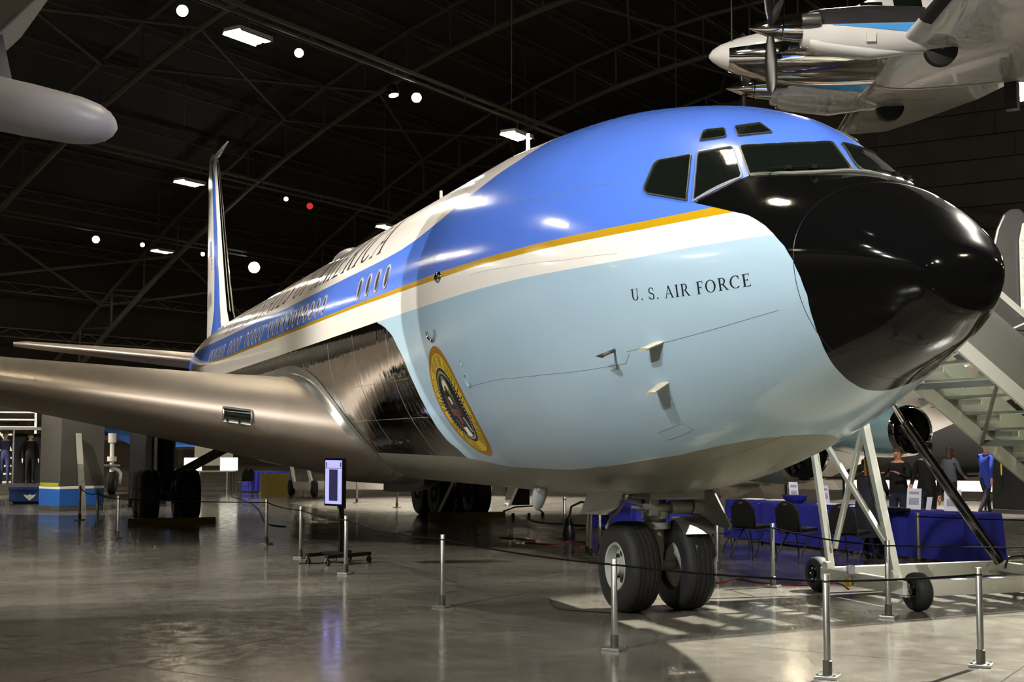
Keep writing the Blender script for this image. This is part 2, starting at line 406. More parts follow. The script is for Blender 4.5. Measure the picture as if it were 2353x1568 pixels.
# ---- side wall on the far left with columns and girts
m = MB(); tw = TMAX
m.poly([hpa(-60, tw, 0), hpa(92, tw, 0), hpa(92, tw, 6), hpa(-60, tw, 6)])
wl = tag(m.obj('wall_side', 'wall_dark'), 'dark hangar side wall with steel columns and girts', None, None, 'structure')
for k in range(9):
    m = MB(); s = S0+3+14*k; m.box(hpa(s, tw-.6, 3), (.5, .8, 6), math.atan2(HL.y, HL.x)); m.obj('column', 'truss', wl)
for z in (1.6, 3.2, 4.8):
    m = MB(); m.box(hpa(16, tw-.2, z), (150, .16, .22), math.atan2(HL.y, HL.x)); m.obj('girt', 'truss', wl)
# ---- walls behind and beside the camera
m = MB(); m.poly([hpa(-60, TMIN, 0), hpa(92, TMIN, 0), hpa(92, TMIN, 6), hpa(-60, TMIN, 6)])
tag(m.obj('wall_near', 'wall_grey'), 'grey hangar side wall on the camera side', None, None, 'structure')
m = MB(); pts = [hpa(-60, TMIN+(TMAX-TMIN)*i/40, max(.0, zb_(TMIN+(TMAX-TMIN)*i/40)+3.0)) for i in range(41)]; m.poly([hpa(-60, TMIN, 0)]+pts+[hpa(-60, TMAX, 0)])
tag(m.obj('wall_back', 'wall_grey'), 'grey end wall behind the camera', None, None, 'structure')
# ---- lighting rails, luminaires, spot fixtures
ang = math.atan2(HL.y, HL.x)
RAILS = [-8.1, 8.6, 25.3, 42.0, 58.7]
rl = ['lighting rail over the camera side', 'lighting rail running above the propeller plane', 'lighting rail nearest overhead, crossing top of photo', 'lighting rail further back behind the tail fin', 'lighting rail farthest away, low in the dark']
m = MB(); m.box((0, 0, .25), (110, .10, .10)); m.box((0, 0, 0), (110, .07, .07))
for q in range(28): m.box((-53+q*4, 0, .12), (.05, .05, .3))
r0 = m.obj('lighting_rail', 'truss')
for i, (t, lb) in enumerate(zip(RAILS, rl)):
    o = r0 if i == 0 else r0.copy()
    if i: C.objects.link(o)
    o.location = hp(38, t, 13.5); o.rotation_euler = (0, 0, ang); tag(o, 'long dark steel '+lb, 'rail', 'lighting rails')
    for q in range(9):
        mm = MB(); mm.cyl((-54+14*q, 0, .25), (-54+14*q, 0, zb_(t+T0)+2.9-13.5), .02, n=5); h_ = mm.obj('hanger_rod', 'truss'); h_.parent = o
lum0 = None
LUMS = []
for ti, t in enumerate(RAILS):
    for k in range(7): LUMS.append((-15.6+14*k, t))
LBL = {(26.4, 25.3): 'bright fluorescent high-bay light at the upper left, largest in view', (40.4, 25.3): 'twin-strip high-bay light right above the jet fuselage roof',
       (54.4, 42.0): 'high-bay light just above the AMERICA lettering', (40.4, 42.0): 'high-bay light beside the tip of the tail fin', (54.4, 58.7): 'small distant high-bay light left of the tail fin'}
def luminaire():
    e = empty('high_bay_light')
    m = MB(); m.box((0, 0, .12), (1.30, .62, .10)); m.prism([(-.65, -.31, .07), (.65, -.31, .07), (.65, -.36, 0), (-.65, -.36, 0)], (0, .015, 0)); m.prism([(-.65, .295, .07), (.65, .295, .07), (.65, .345, 0), (-.65, .345, 0)], (0, .015, 0))
    m.obj('housing', 'offwhite_steel', e)
    for y in (-.17, .17):
        m = MB(); m.box((0, y, .045), (1.16, .20, .05)); m.obj('lamp_strip', 'lamp_warm', e)
    m = MB(); m.cyl((0, 0, .17), (0, 0, .555), .015, n=6); m.obj('stem', 'truss', e)
    return e
lum0 = luminaire()
for i, (s, t) in enumerate(LUMS):
    o = lum0 if i == 0 else copy_tree(lum0)
    o.location = hp(s, t, 12.9); o.rotation_euler = (0, 0, ang)
    key = (round(s, 1), t)
    tag(o, LBL.get(key, 'twin-strip high-bay light hanging from a lighting rail in dark roof'), 'light', 'high-bay lights on the rails')
def spot_fixture(lampmat, r=.13):
    e = empty('spotlight')
    m = MB(); m.lathe([(0, .0), (0, r*.7), (.05, r), (.34, r*1.15), (.36, r*1.15), (.36, r), (.30, r*.96)], axis=(0, 0, -1), n=16); m.obj('can', 'black_paint', e, True)
    m = MB(); m.lathe([(.315, 0.001), (.315, r*.96)], axis=(0, 0, -1), n=16); m.obj('lens', lampmat, e)
    return e
SF = [((24.2, 25.6), 'bright spotlight left of the large high-bay light', 'lamp_cool', .15), ((28.8, 25.6), 'bright spotlight right of the large high-bay light', 'lamp_cool', .13), ((34.6, 25.6), 'bright spotlight midway along the nearest rail', 'lamp_cool', .16),
      ((49.7, 59.0), 'star-bright spotlight at the far left', 'lamp_cool', .20), ((62.1, 58.7), 'dazzling starburst spotlight right of the tail fin', 'lamp_cool', .36), ((43.7, 8.4), 'bright spotlight at right edge under propeller plane wing', 'lamp_cool', .3),
      ((53.0, 58.9), 'small spotlight right of the far-left one', 'lamp_cool', .12), ((57.6, 58.7), 'small spotlight just left of the tail fin', 'lamp_cool', .12),
      ((46.5, 42.0), 'small spotlight between tail fin and red lamp', 'lamp_cool', .1), ((48.2, 42.0), 'small red lamp on the far rail', 'lamp_red', .16)]
kn = {}
for (st, lb, lm, r) in SF:
    o = spot_fixture(lm, r); o.location = hp(st[0], st[1], 13.44-r*1.3-.1); tag(o, lb, 'spotlight', 'rail spotlights')
    d = CAM_POS + Vector((3, -2, -1)) - o.location; o.rotation_euler = d.to_track_quat('-Z', 'Y').to_euler()
for i, (n, st, aim, pw, an, col) in enumerate(SPOTS):
    o = spot_fixture('lamp_cool', .16); p = hp(st[0], st[1], 12.75); d = (Vector(aim)-p).normalized(); o.location = p - d*.40
    o.rotation_euler = d.to_track_quat('-Z', 'Y').to_euler()
    tag(o, 'black can spotlight aimed at '+{'spot_nose_side': 'the light-blue side of the jet nose', 'spot_nose_front': 'the cockpit windows', 'spot_crown': 'the blue cockpit roof', 'spot_mid_side': 'the round seal', 'spot_tail': 'the jet tail fin', 'spot_aft': 'the rear cabin windows', 'spot_stairs': 'the floor by the boarding stairs', 'fill_far_floor': 'the floor under the belly, an added fill lamp', 'fill_far_exhibits': 'the glass display case, an added fill lamp', 'fill_kiosk': 'the steel kiosk, an added fill lamp', 'fill_tail_fin': 'the silver tail fin at right, an added fill lamp', 'fill_right_exhibits': 'the people and stairs at right, an added fill lamp', 'spot_floor_front': 'the open floor left of the nose wheels', 'spot_turboprop': 'the hanging propeller plane'}[n], 'spotlight', 'rail spotlights')
# ================================================================== JET AIRLINER
# aircraft axes: x aft (0 at the nose wheels), y to starboard, z up
jet = empty('jet_airliner', (0, 0, 0), 'large blue, white and light-blue four-engine jet airliner with black nose', 'airliner')
XN = -5.15
A1 = [0, .06, .2, .4, .65, 1.081, 1.381, 1.671, 2.071, 2.571, 3.171, 3.871, 4.671, 5.671, 7.171]
ZT = [2.965, 3.193, 3.345, 3.53, 3.705, 3.912, 4.031, 4.323, 4.619, 4.816, 5.006, 5.17, 5.31, 5.405, 5.496]
ZB = [2.965, 2.747, 2.64, 2.513, 2.408, 2.25, 2.122, 2.004, 1.853, 1.68, 1.506, 1.36, 1.262, 1.201, 1.166]
WW = [0, .31, .455, .605, .74, .965, 1.098, 1.22, 1.365, 1.523, 1.65, 1.758, 1.834, 1.866, 1.88]
ZM = [2.965, 3.04, 3.095, 3.15, 3.195, 3.235, 3.242, 3.243, 3.257, 3.299, 3.364, 3.435, 3.511, 3.582, 3.616]
NU = [2.02, 2.01, 2, 2, 2.005, 2.02, 1.958, 1.673, 1.602, 1.676, 1.795, 1.914, 1.957, 1.987, 2.0]
TX = [2.021, 16, 22, 25, 28, 31, 34, 37, 39.2, 40.2]
TT = [5.496, 5.496, 5.496, 5.49, 5.47, 5.42, 5.32, 5.15, 4.95, 4.80]
TB = [1.166, 1.166, 1.18, 1.42, 1.88, 2.45, 3.05, 3.70, 4.22, 4.5]
TW = [1.88, 1.88, 1.88, 1.83, 1.66, 1.40, 1.08, .68, .34, .12]
TM = [3.616, 3.616, 3.62, 3.68, 3.83, 4.05, 4.30, 4.52, 4.62, 4.65]
def pchip(xk, yk, x):
    xk = np.asarray(xk, float); yk = np.asarray(yk, float); h = np.diff(xk); d = np.diff(yk)/h; m = np.zeros_like(yk)
    for i in range(1, len(xk)-1):
        if d[i-1]*d[i] > 0:
            w1 = 2*h[i]+h[i-1]; w2 = h[i]+2*h[i-1]; m[i] = (w1+w2)/(w1/d[i-1]+w2/d[i])
    m[0] = d[0]; m[-1] = d[-1]
    i = np.clip(np.searchsorted(xk, x)-1, 0, len(xk)-2); t = (x-xk[i])/h[i]; t2 = t*t; t3 = t2*t
    return (2*t3-3*t2+1)*yk[i]+(t3-2*t2+t)*h[i]*m[i]+(-2*t3+3*t2)*yk[i+1]+(t3-t2)*h[i]*m[i+1]
QN = np.sqrt(np.array(A1)); _q = np.linspace(0, QN[-1], 600)
def _sm(y, s):
    k = np.exp(-.5*(np.arange(-30, 31)/s)**2); k /= k.sum()
    return np.convolve(np.concatenate([2*y[0]-y[30:0:-1], y, np.full(30, y[-1])]), k, 'valid')
PN = [_sm(pchip(QN, v, _q), 7 if i else 4) for i, v in enumerate((ZT, ZB, WW, ZM, NU))]
def prof(x):
    x = np.asarray(x, float); q = np.sqrt(np.clip(x-XN, 0, None)); n = [np.interp(q, _q, p) for p in PN]
    t = [pchip(TX, v, np.clip(x, TX[0], TX[-1])) for v in (TT, TB, TW, TM)]+[np.full_like(x, 2.0)]
    return [np.where(x > TX[0], b, c) for b, c in zip(t, n)]
def SF_(x, th):
    x = np.asarray(x, float); th = np.asarray(th, float); zt, zb, ww, zm, nu = prof(x); c, s = np.cos(th), np.sin(th); e = np.where(s >= 0, 2/nu, 1.0)
    y = ww*np.sign(c)*np.abs(c)**e; z = zm+np.where(s >= 0, zt-zm, zm-zb)*np.sign(s)*np.abs(s)**e
    return np.stack([x+0*y, y, z], -1)
def SN_(x, th):   # outward normal
    h = 2e-3; dx = SF_(np.asarray(x)+h, th)-SF_(np.asarray(x)-h, th); dt = SF_(x, np.asarray(th)+h)-SF_(x, np.asarray(th)-h)
    n = np.cross(dt, dx); n /= (np.linalg.norm(n, axis=-1, keepdims=True)+1e-12)
    P = SF_(x, th); zm = prof(x)[3]; out = np.stack([0*P[..., 0], P[..., 1], P[..., 2]-zm], -1)
    return n*np.sign((n*out).sum(-1, keepdims=True)+1e-9)
def skinpt(x, th, off=0.0):
    return SF_(x, th)+SN_(x, th)*off
I = np.interp
def paint(x, z):
    gu = I(x, [-3.4, -3.12, -2.63, -2.1, -1.47, -.49, .77, 1.92, 2.88, 4.97, 8.64, 20, 28, 36, 40], [3.745, 3.728, 3.709, 3.708, 3.714, 3.728, 3.761, 3.785, 3.79, 3.807, 3.828, 3.85, 3.95, 4.23, 4.4])
    gl = I(x, [-3.6, -3.36, -2.665, -2.13, -1.5, -.5, .76, 2.6, 6.0, 10.5, 20, 28, 36, 40], [3.665, 3.657, 3.634, 3.633, 3.644, 3.66, 3.695, 3.718, 3.762, 3.776, 3.795, 3.895, 4.17, 4.36])
    wl = I(x, [-4.1, -3.48, -3.14, -2.75, -2.2, -1.53, -.52, .76, 2.6, 4.78, 8.6, 15, 20, 28, 36], [3.417, 3.405, 3.398, 3.382, 3.384, 3.396, 3.418, 3.437, 3.441, 3.442, 3.432, 3.43, 3.43, 3.55, 3.95])
    wu = I(x, [.55, .66, .74, .887, 1.232, 1.593, 2.1, 2.587, 3.426, 4.111, 4.976, 7.8, 12.8, 21.3, 28, 34, 40], [5.7, 5.3, 5.08, 4.97, 4.878, 4.746, 4.63, 4.524, 4.407, 4.358, 4.342, 4.35, 4.35, 4.41, 4.5, 4.7, 4.9])
    by = I(x, [-3.6, -3.3, -3.15, -2.8, -1.92, -.856, .319, 2.02, 3.44, 6.9, 22, 30, 40], [1.5, 1.84, 1.87, 1.821, 1.674, 1.564, 1.492, 1.499, 1.60, 1.618, 1.63, 1.9, 3.0])
    zk = [2.0, 2.21, 2.258, 2.338, 2.474, 2.589, 2.728, 2.916, 3.059, 3.191, 3.308, 3.418, 3.498, 3.57, 3.62, 3.665, 3.735, 3.814, 6]
    xb = I(z, zk, [-3.9, -3.97, -4.015, -4.068, -4.137, -4.187, -4.225, -4.258, -4.239, -4.195, -4.126, -4.014, -3.912, -3.786, -3.685, -3.54, -3.321, -3.07, -3.06])
    zh = I(x, [-3.86, -3.80, -3.78, -3.42, -3.377, -3.245, -3.075, -3.0], [5.5, 4.20, 4.014, 4.012, 3.987, 3.895, 3.814, 3.78])
    xc = I(z, [1.0, 1.694, 1.806, 1.992, 2.248, 2.535, 2.889, 3.204, 3.348, 3.44], [3.2, 3.30, 3.453, 3.488, 3.49, 3.563, 3.717, 4.066, 4.419, 4.82])
    return dict(d_white_top=z-wu, d_gold=gu-z, d_below_gold=gl-z, d_below_white=wl-z,
                d_chrome=np.minimum((x-xc)*.5, wl-z), d_belly=by-z, d_black=np.minimum((xb-x)*.6, zh-z))
def skin_mesh(name, xs, nth, matname, parent, closed_end=None):
    th = np.linspace(0, 2*np.pi, nth, endpoint=False)
    X, T_ = np.meshgrid(xs, th, indexing='ij'); P = SF_(X, T_).reshape(-1, 3); nx = len(xs)
    idx = np.arange(nx*nth).reshape(nx, nth); a = idx[:-1]; b = idx[1:]
    q = np.stack([a, np.roll(a, -1, 1), np.roll(b, -1, 1), b], -1).reshape(-1, 4)
    me = bpy.data.meshes.new(name); me.from_pydata(P.tolist(), [], q.tolist()); me.materials.append(M[matname])
    for k, v in paint(P[:, 0], P[:, 2]).items():
        at = me.attributes.new(k, 'FLOAT', 'POINT'); at.data.foreach_set('value', v.astype(np.float32))
    me.polygons.foreach_set('use_smooth', [True]*len(me.polygons)); me.update()
    bm = bmesh.new(); bm.from_mesh(me); bmesh.ops.recalc_face_normals(bm, faces=bm.faces); bm.to_mesh(me); bm.free()
    o = bpy.data.objects.new(name, me); C.objects.link(o); o.parent = parent; return o
xs_r = np.concatenate([XN+np.linspace(.004, np.sqrt(.95), 46)**2])
xs_f = np.concatenate([np.linspace(-4.2, -2.0, 56), np.linspace(-1.94, 5.2, 120), np.linspace(5.35, 24, 64), np.linspace(24.4, 40.2, 44)])
radome = skin_mesh('radome', xs_r, 200, 'livery', jet); radome['label'] = 'glossy black rounded nose cone'
fus = skin_mesh('fuselage', xs_f, 320, 'livery', jet)
# ---- patches laid on the skin in (x, theta)
def patch(corners, n=10, m=6, off=.006):
    a, b, c, d = [np.array(p) for p in corners]; u = np.linspace(0, 1, n+1)[:, None, None]; v = np.linspace(0, 1, m+1)[None, :, None]
    g = (a*(1-u)+b*u)*(1-v)+(d*(1-u)+c*u)*v
    return skinpt(g[..., 0], g[..., 1], off), g
def rrect(corners, r=.18, n=5):
    """rounded outline of a quad given by (x, theta) corners"""
    P = [np.array(p, float) for p in corners]; out = []
    for i in range(4):
        p, a, b = P[i], P[i-1], P[(i+1) % 4]
        rr = r[i] if hasattr(r, '__len__') else r
        s, e = p+(a-p)*rr, p+(b-p)*rr
        for k in range(n+1):
            t = k/n; out.append((1-t)**2*s+2*t*(1-t)*p+t*t*e)
        rb = r[(i+1) % 4] if hasattr(r, '__len__') else r; e2 = b+(p-b)*rb
        for k in range(1, 14): out.append(e+(e2-e)*k/14)
    return np.array(out)
def pane(name, corners, parent, mat_, off=.008, r=.1, frame=None, fw=.10, label=None):
    ol = np.array(corners, float); nx_ = np.roll(ol, -1, 0); d_ = np.linalg.norm(nx_-ol, axis=1)
    ol = np.concatenate([[p+(q-p)*k/max(1, int(dd/.03)) for k in range(max(1, int(dd/.03)))] for p, q, dd in zip(ol, nx_, d_)]); ctr = (ol.max(0)+ol.min(0))/2
    rings = [ol*(1-s)+ctr*s for s in np.linspace(0, .96, 14)]
    mb = MB(); rows = [skinpt(q[:, 0], q[:, 1], off) for q in rings]; mb.grid([list(map(tuple, rw)) for rw in rows], closed=True)
    c0 = skinpt(ctr[0], ctr[1], off); n = len(ol); base = len(mb.v)-n; mb.v.append(tuple(c0))
    for k in range(n): mb.face((base+k, base+(k+1) % n, len(mb.v)-1))
    o = mb.obj(name, mat_, parent, True, sharp=60)
    if label: o['label'] = label
    if frame:
        mb = MB(); outer = ctr+(ol-ctr)*(1+fw)
        mb.grid([list(map(tuple, skinpt(ol[:, 0], ol[:, 1], off-.004))), list(map(tuple, skinpt(ol[:, 0], ol[:, 1], off+.012))), list(map(tuple, skinpt(outer[:, 0], outer[:, 1], off+.010))), list(map(tuple, skinpt(outer[:, 0], outer[:, 1], -.01)))], closed=True)
        mb.obj('window_seal', frame, o, True, sharp=30)
    return o
def mir(c): return [(x, math.pi-t) for x, t in c]
# cockpit window outlines on the skin as (x, theta)
W1 = [(-3.412, .806), (-3.35, .835), (-3.287, .863), (-3.221, .891), (-3.152, .921), (-3.077, .953), (-3.075, .956), (-3.073, .959), (-3.072, .963), (-3.07, .966), (-3.068, .969), (-3.204, 1.029), (-3.311, 1.109), (-3.393, 1.21), (-3.448, 1.334), (-3.468, 1.494), (-3.47, 1.497), (-3.472, 1.499), (-3.473, 1.502), (-3.475, 1.505), (-3.477, 1.507), (-3.537, 1.509), (-3.59, 1.517), (-3.64, 1.525), (-3.695, 1.53), (-3.773, 1.518), (-3.772, 1.332), (-3.725, 1.174), (-3.655, 1.027), (-3.555, .897)]
W2 = [(-3.074, .516), (-2.98, .619), (-2.866, .723), (-2.725, .832), (-2.722, .837), (-2.72, .841), (-2.717, .846), (-2.808, .873), (-2.895, .903), (-2.978, .934), (-2.987, .933), (-2.996, .932), (-3.005, .931), (-3.127, .875), (-3.237, .824), (-3.338, .774), (-3.344, .766), (-3.349, .759), (-3.354, .751), (-3.277, .662), (-3.182, .585)]
W3 = [(-2.988, .517), (-2.838, .519), (-2.683, .521), (-2.518, .522), (-2.498, .527), (-2.479, .531), (-2.459, .536), (-2.449, .544), (-2.438, .552), (-2.428, .56), (-2.405, .608), (-2.376, .657), (-2.341, .707), (-2.345, .717), (-2.35, .727), (-2.354, .736), (-2.457, .762), (-2.556, .787), (-2.65, .814), (-2.657, .812), (-2.664, .809), (-2.671, .807), (-2.799, .707), (-2.903, .611)]
E1_ = [(-2.583, .939), (-2.552, .963), (-2.519, .988), (-2.483, 1.013), (-2.484, 1.02), (-2.486, 1.027), (-2.487, 1.034), (-2.538, 1.048), (-2.587, 1.062), (-2.636, 1.077), (-2.644, 1.075), (-2.653, 1.074), (-2.661, 1.073), (-2.702, 1.053), (-2.741, 1.034), (-2.778, 1.016), (-2.78, 1.011), (-2.782, 1.007), (-2.784, 1.003), (-2.72, .981), (-2.653, .96)]
E2_ = [(-2.739, 1.113), (-2.736, 1.116), (-2.733, 1.119), (-2.729, 1.123), (-2.784, 1.15), (-2.836, 1.18), (-2.883, 1.212), (-2.89, 1.212), (-2.897, 1.212), (-2.903, 1.211), (-2.982, 1.194), (-3.054, 1.18), (-3.12, 1.171), (-3.122, 1.168), (-3.125, 1.164), (-3.127, 1.161), (-3.065, 1.115), (-2.993, 1.076), (-2.915, 1.042), (-2.909, 1.043), (-2.904, 1.043), (-2.898, 1.044), (-2.848, 1.065), (-2.795, 1.088)]
for side in (0, 1):
    f = (lambda c: c) if side == 0 else mir
    pane('windshield_pane', f(W1), jet, 'cockpit_glass', r=.05, frame='seal_gum', fw=.035, label='dark glass windshield pane')
    pane('sliding_window', f(W2), jet, 'cockpit_glass', r=.06, frame='window_frame', fw=.05, label='dark sliding cockpit side window')
    pane('aft_side_window', f(W3), jet, 'cockpit_glass', r=(.22, .22, .06, .06), frame='seal_gum', fw=.05, label='dark aft cockpit side window')
    pane('eyebrow_window', f(E1_), jet, 'cockpit_glass', r=(.08, .3, .1, .1), frame='seal_gum', fw=.06, label='small eyebrow window above the side windows')
    pane('eyebrow_window', f(E2_), jet, 'cockpit_glass', r=.10, frame='seal_gum', fw=.05, label='small eyebrow window above the windshield')
    # wiper
    m = MB(); th0, th1 = (.90, 1.42) if side == 0 else (math.pi-.9, math.pi-1.42)
    q = [tuple(skinpt(float(np.interp(abs(th0+(th1-th0)*k/9-math.pi/2), [0, .24, .4, .545, .67, .77], [-3.76, -3.75, -3.70, -3.63, -3.53, -3.40])), th0+(th1-th0)*k/9, .035)) for k in range(10)]
    m.tube(q, .008, 5); m.box(q[5], (.05, .05, .03)); m.box(q[2], (.06, .04, .03)); m.obj('wiper', 'black_paint', jet)
# hood lip under the windshield
m = MB(); th = np.linspace(.80, math.pi-.80, 40); xx = np.interp(np.abs(th-math.pi/2), [0, .24, .4, .545, .67, .77], [-3.79, -3.785, -3.735, -3.665, -3.565, -3.42])
m.tube([tuple(p) for p in skinpt(xx, th, .006)], .014, 6); m.obj('windshield_sill', 'grey_steel', jet, True)
m = MB(); k = np.linspace(0, 1, 10); m.tube([tuple(p) for p in skinpt(-3.36+(-3.07+3.36)*k, .752+(.512-.752)*k, .008)], .012, 6); m.obj('window_sill_strip', 'window_frame', jet, True)
# radome joint
m = MB(); th = np.linspace(0, 2*math.pi, 120, endpoint=False); m.tube([tuple(p) for p in skinpt(np.full(120, -4.2), th, -.001)], .0035, 4, closed=True); m.obj('radome_joint', 'black_paint', jet)
# ---- passenger windows
def win_mesh():
    n = 28; t = np.linspace(0, 2*np.pi, n, endpoint=False)
    sx = np.sign(np.cos(t))*np.abs(np.cos(t))**.75; sz = np.sign(np.sin(t))*np.abs(np.sin(t))**.75
    L = lambda k, off: list(map(tuple, skinpt(10+sx*.118*k, .2235+sz*.094*k, off)-np.array([10, 0, 0])))
    fr = MB(); fr.grid([L(1.0, .000), L(.98, .010), L(.82, .010), L(.78, .003)], closed=True)
    pn = MB(); pn.grid([L(.80, .004), L(.4, .004)], closed=True); b = len(pn.v)-n; pn.face([b+i for i in range(n)])
    return fr, pn
fr, pn = win_mesh()
w0 = fr.obj('cabin_window', 'window_frame', jet, True); p0 = pn.obj('pane', 'window_pane', w0, True)
wx = [4.44, 4.95, 5.47, 5.99]+[8.45+.508*i for i in range(11)]+[14.55+.508*i for i in range(5)]+[17.6+.508*i for i in range(4)]+[20.1+.508*i for i in range(6)]
for i, x in enumerate(wx):
    o = w0 if i == 0 else copy_tree(w0, jet); o.location = (x, 0, 0)
# ---- serif lettering
def ell(cx, cy_, rx, ry, a0, a1, n=14): return [(cx+rx*math.cos(a0+(a1-a0)*k/n), cy_+ry*math.sin(a0+(a1-a0)*k/n)) for k in range(n+1)]
def strip(a, b): return [[a[i], a[i+1], b[i+1], b[i]] for i in range(len(a)-1)]
def rect(x0, y0, x1, y1): return [[(x0, y0), (x1, y0), (x1, y1), (x0, y1)]]
TK, TN, SR_ = .13, .05, .04
def stem(x, y0=0, y1=1, w=TK, sf=True):
    p = rect(x-w/2, y0, x+w/2, y1)
    if sf:
        if y0 == 0: p += rect(x-w/2-.08, 0, x+w/2+.08, SR_)
        if y1 == 1: p += rect(x-w/2-.08, 1-SR_, x+w/2+.08, 1)
    return p
def diag(x0, y0, x1, y1, w): return [[(x0-w/2, y0), (x0+w/2, y0), (x1+w/2, y1), (x1-w/2, y1)]]
PI = math.pi
def bowl(cx, cyy, rx, ry, a0, a1, tx=TK, ty=TN): return strip(ell(cx, cyy, rx, ry, a0, a1), ell(cx, cyy, rx-tx, ry-ty, a0, a1))
def glyph(ch):
    if ch == 'I': return stem(.18), .36
    if ch == '.': return rect(.05, 0, .17, .12), .22
    if ch == 'E': return stem(.18)+rect(.18, 0, .60, TN)+rect(.18, 1-TN, .57, 1)+rect(.18, .49, .46, .49+TN)+[[(.56, 0), (.60, 0), (.65, .24), (.60, .12)]]+rect(.53, .80, .57, 1)+rect(.43, .40, .46, .62), .70
    if ch == 'F': return stem(.18)+rect(.18, 1-TN, .57, 1)+rect(.18, .49, .46, .49+TN)+rect(.53, .78, .57, 1)+rect(.43, .40, .46, .62), .62
    if ch == 'L': return stem(.18)+rect(.18, 0, .60, TN)+[[(.56, 0), (.60, 0), (.64, .26), (.60, .14)]], .66
    if ch == 'T': return stem(.34, 0, .999)+rect(.02, 1-TN, .66, 1)+rect(.02, .76, .06, 1)+rect(.62, .76, .66, 1), .68
    if ch == 'H': return stem(.17)+stem(.68)+rect(.17, .49, .68, .49+TN), .85
    if ch == 'U': return stem(.18, .3, 1)+stem(.66, .3, 1, TN)+strip(ell(.42, .32, .305, .33, PI, 2*PI), ell(.43, .32, .185, .27, PI, 2*PI)), .84
    if ch == 'N': return stem(.14, 0, 1, TN)+stem(.74, 0, 1, TN)+diag(.74, 0, .17, 1, TK*1.1), .88
    if ch == 'M': return stem(.14, 0, 1, TN)+stem(.92, 0, 1, TK)+diag(.53, 0, .18, 1, TK)+diag(.53, 0, .90, 1, TN), 1.08
    if ch == 'A': return diag(.10, 0, .40, 1, TN)+diag(.70, 0, .38, 1, TK)+rect(.2, .32, .58, .32+TN)+rect(0, 0, .22, SR_)+rect(.56, 0, .82, SR_), .82
    if ch == 'O': return bowl(.42, .5, .42, .51, 0, 2*PI), .86
    if ch == 'C': return bowl(.42, .5, .42, .51, .28*PI, 1.74*PI)+rect(.64, .70, .69, .97), .76
    if ch == 'D': return stem(.18)+strip(ell(.36, .5, .44, .5, -PI/2, PI/2), ell(.36, .5, .31, .45, -PI/2, PI/2))+rect(.18, 0, .37, TN)+rect(.18, 1-TN, .37, 1), .86
    if ch in 'PR':
        g = stem(.18)+strip(ell(.36, .735, .25, .265, -PI/2, PI/2), ell(.36, .735, .13, .215, -PI/2, PI/2))+rect(.18, 1-TN, .37, 1)+rect(.18, .47, .37, .47+TN)
        if ch == 'R': return g+diag(.70, 0, .40, .49, TK)+rect(.60, 0, .82, SR_), .80
        return g, .66
    if ch == 'S':
        up = strip(ell(.30, .74, .24, .27, .18*PI, 1.45*PI), ell(.30, .74, .15, .22, .18*PI, 1.45*PI))
        lo = strip(ell(.30, .27, .26, .28, -.85*PI, .5*PI), ell(.30, .27, .15, .23, -.85*PI, .5*PI))
        return up+lo+diag(.46, .40, .14, .60, .16)+rect(.47, .74, .51, .96)+rect(.04, .04, .08, .28), .60
    if ch == '0': return bowl(.33, .5, .31, .5, 0, 2*PI, .11), .68
    if ch == '2': return strip(ell(.3, .72, .27, .28, -.1*PI, PI), ell(.3, .72, .16, .22, -.1*PI, PI))+diag(.10, .04, .52, .62, .13)+rect(.04, 0, .58, .09), .64
    if ch == '6': return bowl(.32, .3, .29, .30, 0, 2*PI, .10)+strip(ell(.52, .42, .50, .58, .5*PI, PI), ell(.52, .42, .38, .50, .5*PI, PI)), .66
    return [], .42
def text_polys(s, gap=.10):
    out = []; x = 0
    for ch in s:
        g, wd = glyph(ch)
        out += [[(px+x, py) for px, py in p] for p in g]; x += wd+(gap if g else 0)
    return out, x
def polys_mesh(name, polys, fmap, mat_, parent, cuts=0):
    bm = bmesh.new()
    for p in polys:
        vs_ = [bm.verts.new((x, y, 0)) for x, y in p]
        try: bm.faces.new(vs_)
        except ValueError: pass
    if cuts:
        long_ = [e for e in bm.edges if e.calc_length() > .25]
        bmesh.ops.subdivide_edges(bm, edges=long_, cuts=cuts, use_grid_fill=True)
    XY = np.array([v.co[:2] for v in bm.verts]); P = fmap(XY[:, 0], XY[:, 1])
    for v, p in zip(bm.verts, P): v.co = p
    me = bpy.data.meshes.new(name); bm.to_mesh(me); bm.free(); me.materials.append(M[mat_] if isinstance(mat_, str) else mat_)
    o = bpy.data.objects.new(name, me); C.objects.link(o); o.parent = parent; return o
def letters(s, gap, fmap, mat_, parent, label, name='lettering', cuts=0):
    e = empty(name, (0, 0, 0), parent=parent); e['label'] = label; x = 0
    for ch_ in s:
        g, wd = glyph(ch_)
        if g: polys_mesh('letter', [[(px+x, py) for px, py in p] for p in g], fmap, mat_, e, cuts)
        x += wd+(gap if g else 0)
    return e
P_, Wd = text_polys('U. S. AIR FORCE', .13)
def f_usaf(u, v):
    t = u/Wd; x = -2.58+(-3.853+2.58)*t; b = -.1748+(-.1973+.1748)*t; tp = -.1138+(-.1046+.1138)*t
    return skinpt(x, b+(tp-b)*v, .0025)
letters('U. S. AIR FORCE', .13, f_usaf, 'lettering', jet, 'black U. S. AIR FORCE lettering on the nose')
P_, Wd = text_polys('UNITED STATES OF AMERICA', .16)
def f_usa(u, v):
    t = u/Wd; return skinpt(21.4+(5.37-21.4)*t, .49+.40*v, .003)
letters('UNITED STATES OF AMERICA', .16, f_usa, 'letter_grey', jet, 'dark UNITED STATES OF AMERICA lettering along the roof', cuts=4)
